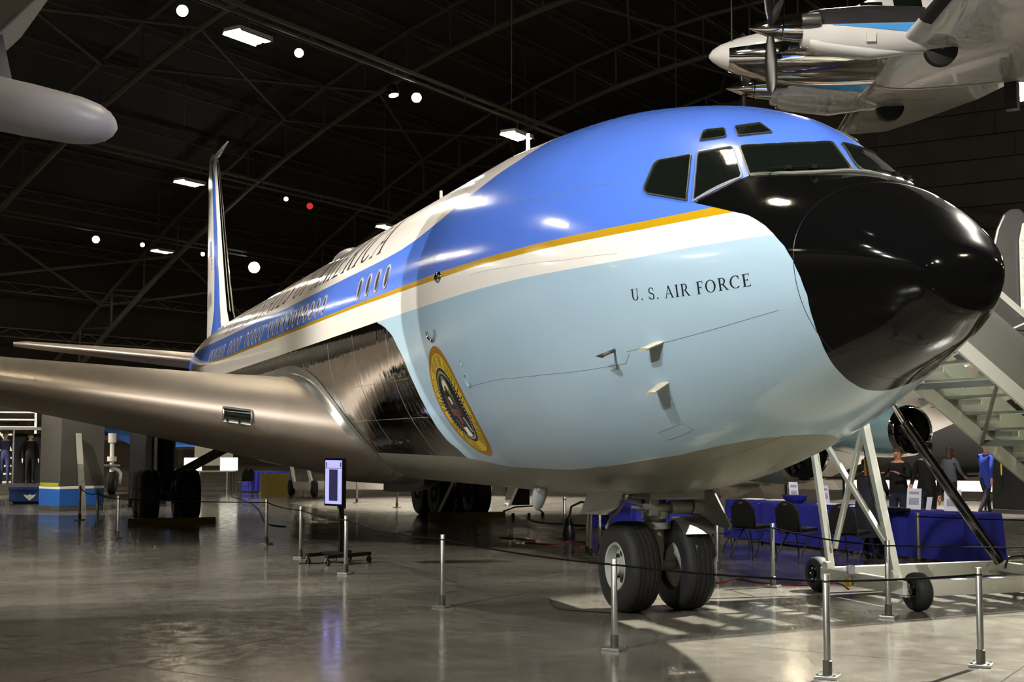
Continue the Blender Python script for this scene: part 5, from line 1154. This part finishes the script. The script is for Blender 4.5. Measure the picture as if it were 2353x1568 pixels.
# ================================================================== PEOPLE
def person(name, lb, loc, rz, h=1.72, mats=('cloth_black', 'jeans', 'shoe', 'skin'), armR=None, armL=None, stride=0.0, hair='hair_brown', hairlen=0.0, lean=0.0, cap=None, group=None, cat='person', skirt=0):
    """facing +x before turning; arm = (elbow, wrist) offsets from the shoulder, in metres of a 1.75 m body"""
    root = empty(name, (0, 0, 0)); k = h/1.75
    V, E, Rr = [], [], []
    def add(p, r, par=None):
        V.append(Vector(p)); Rr.append(r)
        if par is not None: E.append((par, len(V)-1))
        return len(V)-1
    pel = add((0, 0, .96), (.135, .165)); ab = add((lean*.15, 0, 1.10), (.115, .15), pel); chs = add((lean*.35, 0, 1.28), (.125, .175), ab); up_ = add((lean*.5, 0, 1.42), (.10, .13), chs)
    nk = add((lean*.6, 0, 1.50), (.052, .054), up_); hd0 = add((lean*.65+.01, 0, 1.565), (.075, .068), nk); hd1 = add((lean*.68+.01, 0, 1.65), (.098, .078), hd0); hd2 = add((lean*.68, 0, 1.725), (.07, .06), hd1)
    add((lean*.65+.112, 0, 1.625), (.016, .012), hd1)           # nose
    hands = []
    for s, arm in ((-1, armR), (1, armL)):
        sh = add((lean*.45, s*.185, 1.41), (.062, .062), up_)
        el_, wr_ = arm if arm else ((-.03, s*.07, -.28), (.03, s*.08, -.54))
        b = V[sh]; el = add(b+Vector(el_), (.043, .043), sh); wr = add(b+Vector(wr_), (.028, .028), el); hands.append(V[wr].copy())
        d = (V[wr]-V[el]).normalized(); pm = add(V[wr]+d*.07, (.036, .020), wr)
        sd = d.cross(Vector((0, 0, 1))) if abs(d.z) < .9 else Vector((1, 0, 0)); sd.normalize()
        for q in range(4):
            f1 = add(V[pm]+d*.045+sd*(.024*(q-1.5)/1.5), (.010, .010), pm); add(V[f1]+d*(.035-.006*abs(q-1.2))+Vector((0, 0, -.012)), (.008, .008), f1)
        t1 = add(V[wr]+d*.05+sd*.045, (.011, .011), wr); add(V[t1]+d*.03+sd*.012, (.009, .009), t1)
    for s in (-1, 1):
        f = stride*s; hp_ = add((0, s*.095, .90), (.105, .105), pel); kn_ = add((f*.5+.02, s*.10, .50), (.066, .066), hp_); an_ = add((f-.02-(.08 if f < 0 else 0), s*.10, .10+(.05 if f < -.05 else 0)), (.042, .045), kn_)
        to = add(V[an_]+Vector((.10, s*.01, -.055)), (.038, .045), an_); add(V[to]+Vector((.09, .005*s, -.008)), (.026, .036), to)
    me = bpy.data.meshes.new('body'); me.from_pydata([tuple(v) for v in V], E, []); tmp = bpy.data.objects.new('tmp', me); C.objects.link(tmp)
    md = tmp.modifiers.new('s', 'SKIN'); md.use_smooth_shade = True
    for i, sv in enumerate(me.skin_vertices[0].data): sv.radius = Rr[i]; sv.use_root = (i == 0)
    ss = tmp.modifiers.new('d', 'SUBSURF'); ss.levels = 2; ss.render_levels = 2
    dg = bpy.context.evaluated_depsgraph_get(); nm = bpy.data.meshes.new_from_object(tmp.evaluated_get(dg)); bpy.data.objects.remove(tmp)
    nm.name = 'body'
    for mm in mats: nm.materials.append(M[mm])
    for p in nm.polygons:
        c = p.center; i = 0
        if c.z > 1.47 and c.z < 1.9 and abs(c.y) < .12 and all((c-hh_).length > .2 for hh_ in hands): i = 3
        elif any((c-hh_).length < .19 and (c-hh_).dot(hh_-Vector((0, hh_.y*.5, 1.4))) > 0 and (abs(c.y) > .19 or c.x > .20 or c.x < -.16) for hh_ in hands): i = 3
        elif c.z < .115: i = 2
        elif c.z < .93-skirt and abs(c.y) < .32 and all((c-hh_).length > .22 for hh_ in hands): i = 1
        p.material_index = i; p.use_smooth = True
    zmin = min(v.co.z for v in nm.vertices)
    for v in nm.vertices: v.co = Vector((v.co.x*k, v.co.y*k, (v.co.z-zmin)*k))
    ob = bpy.data.objects.new('body', nm); C.objects.link(ob); ob.parent = root
    hx = lean*.68*k; m = MB(); hz = (1.675-zmin)*k; rows = []
    for i in range(7):
        t = PI*.5*i/6; rr = math.sin(t)
        rows.append([(hx-.006+.108*k*rr*math.cos(a)-.012*(1-math.cos(a))*.5, .094*k*rr*math.sin(a), hz+.085*k*math.cos(t)-(hairlen*(1-max(0, math.cos(a)-.1)) if i == 6 else 0)-(.05*k*(1-math.cos(a))*.5 if i >= 5 else 0)) for a in np.linspace(0, 2*PI, 20, endpoint=False)])
    m.grid(rows, closed=True); m.obj('hair', hair, root, True)
    for s in (-1, 1):
        m = MB(); m.ball((hx+.0*k, s*.083*k, (1.62-zmin)*k), (.018*k, .010*k, .032*k), 8, 6); m.obj('ear', mats[3], root, True)
        m = MB(); m.ball((hx+.085*k, s*.032*k, (1.648-zmin)*k), (.010*k, .014*k, .008*k), 8, 6); m.obj('eye', 'print_dark', root, True)
    m = MB(); m.ball((hx+.088*k, 0, (1.585-zmin)*k), (.008*k, .024*k, .006*k), 8, 6); m.obj('mouth', 'seal_red', root, True)
    if cap:
        m = MB(); m.lathe([(0, .104*k), (.06*k, .104*k), (.095*k, .07*k), (.105*k, .001)], (hx-.005, 0, hz+.015), (0, 0, 1), 18); m.prism([(hx+.09*k, -.07*k, hz+.02), (hx+.17*k, -.04*k, hz+.01), (hx+.17*k, .04*k, hz+.01), (hx+.09*k, .07*k, hz+.02)], (0, 0, .008)); m.obj('cap', cap, root, True)
    root.location = loc; root.rotation_euler = (0, 0, R3(rz)); tag(root, lb, cat, group)
    return root
p_ = person('person', 'person in long dark coat with headphones standing at the blue table', (4.42, -5.86, 0), -60, 1.60, ('cloth_black', 'cloth_navy', 'shoe', 'skin'), armR=((.10, -.06, -.24), (.30, .02, -.32)), armL=((.10, .06, -.24), (.30, -.02, -.32)), hair='hair_blond', hairlen=.20, skirt=.0)
m = MB(); rows = []
for z, rx_, ry_ in ((1.26, .15, .20), (1.05, .17, .21), (.85, .21, .24), (.6, .25, .27), (.35, .28, .29)): rows.append([(rx_*math.cos(a)*(1+.03*math.sin(6*a)), ry_*math.sin(a)*(1+.03*math.sin(6*a)), z) for a in np.linspace(0, 2*PI, 30, endpoint=False)])
m.grid(rows, closed=True); m2 = m; ob = m.obj('coat', 'cloth_navy', None, True); ob.parent = p_
m = MB(); m.tube([(.0, .10*math.cos(a), 1.50+.115*math.sin(a)) for a in np.linspace(-.1, PI+.1, 14)], .008, 6); m.lathe([(-.02, .02), (-.02, .042), (.02, .042), (.02, .02)], (0, .105, 1.49), (0, 1, 0), 12); m.lathe([(-.02, .02), (-.02, .042), (.02, .042), (.02, .02)], (0, -.105, 1.49), (0, 1, 0), 12); ob = m.obj('headphones', 'black_paint', None, True); ob.parent = p_
person('person', 'person in black jacket and cap standing behind the blue table', (6.3, -8.35, 0), 110, 1.78, ('cloth_black', 'jeans', 'shoe', 'skin'), cap='black_paint', armR=((.05, -.05, -.26), (.25, .05, -.36)))
person('person', 'person in black top holding up a phone behind the table', (6.75, -8.1, 0), 118, 1.72, ('cloth_black', 'jeans', 'shoe', 'skin'), armR=((.14, -.08, -.20), (.34, .04, -.14)), armL=((.14, .08, -.20), (.34, -.04, -.12)))
p_ = person('person', 'person in grey top with shoulder bag walking in the background', (12.6, -13.85, 0), -75, 1.68, ('cloth_grey', 'jeans', 'shoe', 'skin'), stride=.12, hairlen=.14, armR=((.12, -.02, -.24), (.32, .02, -.36)), armL=((.06, .06, -.26), (.22, .02, -.44)))
m = MB(); m.box((.1, .26, .78), (.36, .14, .34)); m.tube([(.1, .20, .95), (.02, .15, 1.45), (-.05, -.1, 1.40)], .015, 6); ob = m.obj('shoulder_bag', 'cloth_black', None, bevel=.03); ob.parent = p_
person('person', 'person in royal blue jacket striding past at the far right', (13.3, -15.45, 0), -80, 1.80, ('cloth_royal', 'cloth_navy', 'shoe', 'skin'), stride=.26, lean=.05, armR=((-.12, -.05, -.26), (-.10, -.04, -.50)), armL=((.10, .05, -.26), (.22, .05, -.44)))
# uniform mannequins in a glass case at the far left
gc = empty('display_case', (35.2, 6.9, 0), 'tall glass display case with metal frame at the far left', 'display case')
m = MB(); m.box((35.2, 6.9, .18), (1.2, 2.6, .36)); m.obj('plinth', 'kiosk_steel', gc, bevel=.01)
m = MB(); m.box((35.75, 6.2, 1.2), (.04, 1.15, 1.7)); m.obj('back_panel', 'black_paint', gc)
for x in (34.62, 35.78):
    for y in (5.65, 6.72, 8.18):
        m = MB(); m.box((x, y, 1.28), (.05, .05, 1.85)); m.obj('frame_post', 'alu', gc)
for x in (34.62, 35.78):
    m = MB(); m.box((x, 6.9, 2.2), (.06, 2.6, .06)); m.obj('frame_rail', 'alu', gc)
m = MB(); m.box((35.2, 6.9, 2.25), (1.2, 2.6, .03)); m.obj('top_pane', 'plastic_clear', gc)
person('mannequin', 'mannequin in blue flight uniform, left one in the glass case', (35.2, 6.98, .36), 175, 1.74, ('cloth_uniform', 'cloth_uniform', 'shoe', 'skin_pale'), hair='skin_pale', cat='mannequin', group='mannequins in the glass case')
person('mannequin', 'mannequin in black uniform, right one in the glass case', (35.2, 6.18, .36), 195, 1.72, ('cloth_black', 'cloth_black', 'shoe', 'skin_pale'), hair='hair_blond', hairlen=.05, cat='mannequin', group='mannequins in the glass case')
# ================================================================== LEFT BACKGROUND
cr = empty('transit_crate', (28.2, 6.1, 0), 'dark blue crate with winged shield emblem on the floor at far left', 'crate')
m = MB(); m.box((28.2, 6.1, .24), (1.3, 1.30, .34)); m.box((28.2, 6.1, .05), (1.1, 1.1, .10)); m.obj('body', 'crate_blue', cr, bevel=.01)
m = MB(); m.box((28.2, 6.1, .44), (1.36, 1.36, .09)); m.obj('lid', 'crate_blue', cr, bevel=.01)
fx = 27.545
polys = lambda pts, mt, nm, off: (lambda q: q.obj(nm, mt, cr))(MB().prism([(fx-off, 6.2-a, .25+b) for a, b in pts], (.01, 0, 0)))
polys([(-.14, .06), (.14, .06), (.15, .14), (-.15, .14)], 'flag_blue', 'emblem_chief', .012); polys([(-.17, .03), (-.06, .0), (0, .03), (.06, 0), (.17, .03), (.12, -.05), (0, -.15), (-.12, -.05)], 'seal_white', 'emblem_wings', .012)
m = MB(); m.box((28.2, 5.43, .25), (.6, .01, .12)); m.obj('lettering_strip', 'print_grey', cr)
ks = empty('steel_kiosk', (23.9, 5.1, 0), 'brushed steel square kiosk with blue and white base', 'kiosk')
KX = [(23.15, 5.50), (24.0, 5.98), (24.9, 4.85), (23.7, 4.40)]
def kbox(z0, z1, mt, nm, g=0):
    c_ = sum((Vector((*p, 0)) for p in KX), Vector())/4; q = [c_+(Vector((*p, 0))-c_)*(1+g)+Vector((0, 0, z0)) for p in KX]; m = MB(); m.prism(q, (0, 0, z1-z0)); return m.obj(nm, mt, ks, bevel=.008)
kbox(0, .12, 'kiosk_steel', 'plinth', .01); kbox(.12, .56, 'kiosk_blue', 'blue_base', .015); kbox(.56, .63, 'white_paint', 'white_band', .02); kbox(.63, 2.9, 'kiosk_steel', 'steel_body')
m = MB(); m.prism([(23.2, 5.52, .63), (23.95, 5.95, .63), (23.95, 5.95, .72), (23.2, 5.52, .72)], (-.02, .02, 0)); m.obj('lime_strip', 'lime', ks)
m = MB(); m.prism([(22.75, 5.0, 0), (22.75, 4.85, 0), (23.2, 5.0, 2.0), (23.2, 5.15, 2.0)], (.06, 0, 0)); top(m, 'leaning_plank', 'kiosk_steel', (22.75, 4.95, 0), 'pale metal plank leaning against the steel kiosk', 'plank')
bp_ = empty('black_display_panel', (25.2, 3.2, 0), 'tall black display panel behind the main gear wheels', 'panel')
m = MB(); m.box((25.2, 3.15, 1.1), (.08, 1.0, 2.1)); m.obj('board', 'black_paint', bp_, bevel=.01); m = MB(); m.box((25.2, 3.15, .03), (.6, 1.0, .06)); m.obj('foot', 'dark_steel', bp_)
og = empty('parked_aircraft_nose_leg', (31.7, 3.75, 0), 'white nose landing leg with a single tire beside the steel kiosk', 'landing gear')
m = MB(); m.cyl((31.7, 3.72, .75), (31.7, 3.72, 2.05), .07); m.cyl((31.7, 3.72, 1.75), (31.7, 3.72, 2.05), .13, n=14); m.cyl((31.7, 3.72, 1.15), (31.7, 3.72, 1.3), .15, n=14); m.obj('strut', 'white_paint', og, True)
m = MB(); m.tube([(31.7, 3.72, .95), (31.65, 3.52, .86), (31.66, 3.44, .75), (31.7, 3.47, .42)], [.07, .06, .055, .05], 10); m.obj('fork', 'white_paint', og, True)
m = MB(); m.lathe(tire(.37, .24, .17), (31.7, 3.70, .45), (.25, 1, 0), 30); m.obj('tire', 'rubber', og, True)
m = MB(); m.lathe([(-.10, .001), (-.10, .175), (-.03, .14), (-.08, .03)], (31.7, 3.70, .45), (.25, 1, 0), 20); m.obj('rim', 'gunmetal', og, True)
m = MB(); m.box((31.7, 3.72, 1.02), (.4, .5, .06)); m.obj('tow_fitting', 'kiosk_steel', og)
m = MB(); m.box((31.7, 3.5, .04), (1.0, 1.6, .08)); m.obj('display_base', 'dark_steel', og)
# blue and white aircraft body behind the main gear
ba = empty('parked_blue_white_aircraft', (46.5, 2.0, 0), 'blue and white aircraft body glimpsed behind the main gear wheels', 'aircraft')
def bap(u, a, r_): return Vector((46.5, 2.0, 0))+Vector((-.345, -.938, 0))*u+Vector((.938, -.345, 0))*(r_*math.cos(a))+Vector((0, 0, 2.9+1.22*r_*math.sin(a)))
for nm, a0, a1, mt in (('upper_skin', 100, 190, 'white_paint'), ('blue_band', 190, 218, 'kiosk_blue'), ('white_band', 218, 230, 'white_paint'), ('lower_skin', 230, 330, 'hull_grey')):
    m = MB(); rows = []
    for u, r_ in ((-3.6, .5), (-3.2, .8), (-2.4, 1.05), (0, 1.2), (4, 1.2), (7, 1.0)): rows.append([bap(u, R3(a), r_) for a in np.linspace(a0, a1, 10)])
    m.grid(rows); m.obj(nm, mt, ba, True)
m = MB(); m.prism([bap(-1, R3(200), 1.5), bap(5, R3(200), 1.5), bap(5, R3(200), 3.2), bap(1, R3(200), 3.2)], (0, 0, .08)); m.obj('wing_panel', 'kiosk_blue', ba)
# silver aircraft rear body above the wing line at far left
sa2 = empty('silver_rear_fuselage', (43.5, 5, 0), 'dark polished rear body of a parked aircraft behind the wing', 'aircraft'); m = MB(); rows = []
for u, r_, z in ((-6, 1.25, 3.62), (0, 1.12, 3.66), (4, .85, 3.72), (7, .5, 3.85), (8.2, .22, 3.95)): rows.append([Vector((43.8, 6.9, z))+Vector((-.1, -.99, 0))*u+Vector((.99, -.1, 0))*(r_*math.cos(a))+Vector((0, 0, r_*math.sin(a))) for a in np.linspace(0, 2*PI, 30, endpoint=False)])
m.grid(rows, closed=True); m.obj('body', 'hull_grey', sa2, True)
m = MB(); m.cyl((43.8, 4.5, 0), (43.8, 4.5, 2.9), .10); m.obj('support', 'dark_steel', sa2)
# white maintenance stairs at the far left
ms = empty('maintenance_stand', (39.5, 7.0, 0), 'white steel maintenance stairs behind the glass case', 'stairs')
for y in (6.0, 7.6):
    part_bar('stringer', (37.4, y, .2), (40.6, y, 3.2), .08, .22, 'white_paint', parent=ms); part_bar('leg', (40.6, y, 0), (40.6, y, 3.3), .09, .09, 'white_paint', parent=ms)
for k in range(11):
    m = MB(); m.box((37.5+.3*k, 6.8, .35+.28*k), (.28, 1.5, .06)); m.obj('step', 'white_paint', ms)
part_bar('cross_brace', (40.6, 6.0, .3), (40.6, 7.6, 2.6), .06, .06, 'white_paint', parent=ms)
# ---- chocks at the main wheels
for y, lb in ((3.365, 'long yellow wooden chock before the left main gear wheels'), (-3.365, 'long yellow wooden chock before the right main gear wheels')):
    m = MB(); q = [(16.62, y-.95, 0), (16.86, y-.95, 0), (16.80, y-.95, .14), (16.68, y-.95, .14)]; m.prism(q, (0, 1.85, 0)); top(m, 'wheel_chock', 'wood_yellow', (16.74, y, 0), lb, 'chock', 'wheel chocks', bevel=.01)
m = MB(); m.prism([(19.3, -4.0, 0), (19.6, -4.0, 0), (19.45, -4.0, .2)], (0, .3, 0)); top(m, 'rubber_chock', 'rubber', (19.45, -3.85, 0), 'small black chock behind the right main gear', 'chock', bevel=.01)
# ---- things seen under the belly
et = empty('easel_table', (35.6, .2, 0), 'folding table with two lit white display boards under the wing', 'table')
m = MB(); m.box((35.6, .25, .72), (.8, 2.0, .04)); m.obj('tabletop', 'concrete_light', et)
for dy in (-.95, .95):
    for dx in (-.3, .3): m = MB(); m.cyl((35.6+dx, .25+dy, 0), (35.6+dx, .25+dy, .70), .018, n=6); m.obj('leg', 'dark_steel', et)
for i, (y, lb) in enumerate(((.72, 'lit white display board, left one on the folding table'), (-.55, 'lit white display board, right one on the folding table'))):
    m = MB(); m.box((35.45, y, .98), (.03, .62, .46)); top(m, 'display_board', 'lit_panel', (35.45, y, .745), lb, 'board', 'lit display boards')
m = MB(); m.box((36.9, -.2, 1.35), (.05, 1.4, .9)); m.cyl((36.9, -.7, 0), (36.9, -.7, .95), .02); m.cyl((36.9, .3, 0), (36.9, .3, .95), .02); top(m, 'photo_board', 'concrete_light', (36.9, -.2, 0), 'grey photo board on legs behind the lit boards', 'board')
table((34.0, -1.15, 0), (33.7, -2.4, 0), (.8, .2, 0), 'draped_table', 'small distant blue draped table seen under the belly')
o = copy_tree(ch0); o.location = (33.0, -.75, 0); o.rotation_euler = (0, 0, .2); tag(o, 'distant black chair in front of the small blue table', 'chair', 'black stacking chairs')
m = MB(); m.box((32.2, -1.62, .36), (.06, .95, .72)); m.box((32.4, -1.62, .04), (.4, .9, .08)); top(m, 'plywood_panel', 'plywood', (32.2, -1.62, 0), 'yellow plywood panel standing under the belly', 'panel')
td = empty('tow_dolly', (30.2, -2.2, 0), 'white tow dolly with black tires and long drawbar under the belly', 'dolly')
small_wheel((30.9, -1.95, .27), .27, .2, td); small_wheel((29.65, -2.45, .27), .27, .2, td)
part_bar('axle_beam', (30.9, -1.95, .36), (29.65, -2.4, .36), .16, .22, 'white_paint', parent=td); part_bar('drawbar', (30.2, -2.4, .38), (26.5, -7.4, .38), .16, .26, 'white_paint', parent=td)
for a_, b_ in (((30.7, -2.0, .45), (30.95, -1.9, 1.3)), ((29.8, -2.4, .45), (30.0, -2.2, 1.3))): part_bar('upright', a_, b_, .09, .09, 'white_paint', parent=td)
part_bar('cross_bar', (30.95, -1.9, 1.28), (30.0, -2.2, 1.28), .08, .08, 'white_paint', parent=td)
ec = empty('equipment_cart', (16.6, -4.7, 0), 'black equipment trolley on casters beside the right main gear', 'cart')
m = MB(); m.box((16.6, -4.6, .52), (.5, .42, .42)); m.obj('case', 'black_paint', ec, bevel=.01)
m = MB(); m.tube([(16.6, -4.3, .3), (16.6, -4.35, 1.05), (16.6, -4.95, 1.05), (16.6, -5.05, .3)], .02, 6); m.tube([(16.5, -4.2, .16), (16.5, -4.5, .26), (16.5, -5.0, .28), (16.5, -5.2, .12)], .02, 6); m.obj('frame', 'dark_steel', ec, True)
for y in (-4.45, -5.2, -4.85):
    m = MB(); m.lathe([(-.02, .02), (-.02, .06), (.02, .06), (.02, .02)], (16.5, y, .06), (0, 1, .0), 14); m.obj('caster', 'rubber', ec, True)
for k in range(5):
    m = MB(); m.tube([(16.55, -4.5-.1*k, .73), (16.5, -4.52-.1*k, 1.0), (16.5, -4.5-.11*k, 1.15)], .012, 5); m.obj('cable', 'cord_black', ec)
bt = empty('blue_utility_cart', (9.2, -3.7, 0), 'blue cloth-covered utility cart left of the nose wheels', 'cart')
m = MB(); m.box((9.2, -3.72, .62), (.5, .42, .62)); m.obj('cover', 'cloth_blue', bt, bevel=.02)
m = MB(); m.box((9.2, -3.72, .22), (.5, .42, .05)); m.obj('shelf', 'dark_steel', bt)
for dx in (-.2, .2):
    for dy in (-.18, .18): m = MB(); m.cyl((9.2+dx, -3.72+dy, 0), (9.2+dx, -3.72+dy, .35), .02, n=6); m.obj('leg', 'dark_steel', bt)
table((11.5, -5.1, 0), (10.5, -6.0, 0), (.5, .6, 0), 'draped_table', 'blue draped table glimpsed between the stanchion cluster and nose gear')
m = MB(); m.box((9.0, -4.45, .17), (.6, .42, .30)); m.box((9.0, -4.45, .335), (.64, .46, .04)); top(m, 'plastic_bin', 'plastic_clear', (9.0, -4.45, 0), 'clear plastic storage bin on the floor by the nose gear', 'bin', bevel=.02)
hc = empty('upright_vacuum', (9.5, -3.0, 0), 'black upright cleaner standing by the stanchion under the belly', 'vacuum')
m = MB(); m.lathe([(0, .11), (.12, .12), (.30, .08), (.42, .05)], (9.5, -2.95, 0), (0, 0, 1), 14); m.obj('body', 'black_paint', hc, True); m = MB(); m.tube([(9.5, -2.95, .4), (9.5, -3.0, .62), (9.5, -3.2, .70), (9.5, -3.35, .66)], .022, 6); m.obj('hose', 'black_paint', hc, True)
# ---- barrier and dark case in the right background
bb = empty('belt_barrier', (14.5, -12.6, 0), 'black belt barrier posts in the right background', 'barrier')
BP = [(15.6, -11.3), (14.6, -12.3), (13.7, -13.0), (15.2, -17.0)]
for x, y in BP:
    m = MB(); m.lathe([(0, .17), (.02, .17), (.04, .03), (.98, .03), (1.0, .025), (1.0, .001)], (x, y, 0), n=14); m.obj('post', 'black_paint', bb, True)
for a_, b_ in zip(BP[:-1], BP[1:]): part_bar('belt', (*a_, .93), (*b_, .93), .01, .05, 'black_paint', parent=bb)
dk = empty('black_cabinet', (14.6, -18.0, 0), 'large black cabinet with yellow label at right edge', 'cabinet')
m = MB(); m.box((14.6, -18.0, .95), (1.0, 2.2, 1.7), .35); m.obj('body', 'black_paint', dk, bevel=.02); m = MB(); m.box((14.6, -18.0, .05), (1.1, 2.4, .1), .35); m.obj('base', 'dark_steel', dk)
m = MB(); m.box((14.42, -16.9, 1.12), (.02, .10, .32), .35); m.obj('yellow_label', 'warn_yellow', dk)
gf = empty('grey_parked_fuselage', (33, -29, 0), 'dark grey aircraft body behind the people at right', 'aircraft'); m = MB(); rows = []
for u, r_ in ((-9, .5), (-7, 1.2), (-4, 1.6), (4, 1.6), (9, 1.3)): rows.append([Vector((33.5, -29.5, 2.1))+Vector((-.345, -.938, 0))*u+Vector((.938, -.345, 0))*(r_*math.cos(a))+Vector((0, 0, r_*math.sin(a))) for a in np.linspace(0, 2*PI, 30, endpoint=False)])
m.grid(rows, closed=True); m.obj('body', 'hull_grey', gf, True); m = MB(); m.box((33.5, -29.5, .1), (1.0, 4, .8), -1.2+1.57); m.obj('cradle', 'concrete_light', gf)
# ---- cords on the floor
def cord(pts, mt, lb, r_=.009):
    P = [Vector(p) for p in pts]; out = []
    for i in range(len(P)-1):
        p0, p1, p2, p3 = P[max(i-1, 0)], P[i], P[i+1], P[min(i+2, len(P)-1)]
        for t in np.linspace(0, 1, 8)[:-1]: out.append(.5*((2*p1)+(-p0+p2)*t+(2*p0-5*p1+4*p2-p3)*t*t+(-p0+3*p1-3*p2+p3)*t**3))
    out.append(P[-1]); m = MB(); m.tube(out, r_, 6); top(m, 'floor_cord', mt, (P[0].x, P[0].y, 0), lb, 'cord', 'cords on the floor', True)
cord([(10.6, -2.0, .01), (9.6, -2.3, .01), (9.2, -2.0, .01), (8.7, -2.4, .01), (9.3, -2.9, .01), (8.6, -3.0, .01), (8.0, -2.5, .01)], 'cord_red', 'tangled red extension cord under the belly left of the nose gear', .014)
cord([(2.6, -1.6, .01), (2.2, -2.0, .01), (2.5, -2.4, .01), (1.9, -2.5, .01), (1.5, -2.9, .01), (1.7, -3.4, .01), (1.0, -3.1, .01)], 'cord_red', 'dark red cord on the floor right of the nose wheels', .01)
cord([(15.9, -4.6, .01), (14.5, -4.4, .01), (13.0, -4.9, .01), (11.8, -4.0, .01)], 'cord_black', 'black cable on the floor leading from the black trolley', .02)
cord([(31.0, .0, .01), (26, .2, .01), (22, .6, .01), (16.5, 1.35, .01), (15.0, 1.2, .01)], 'cord_black', 'long thin black cable across the floor right of main gear', .012)
cord([(1.2, .75, .01), (.5, .95, .01), (.15, .75, .01), (-.05, .50, .01)], 'cord_black', 'short black cable on the floor beside the left nose wheel', .01)
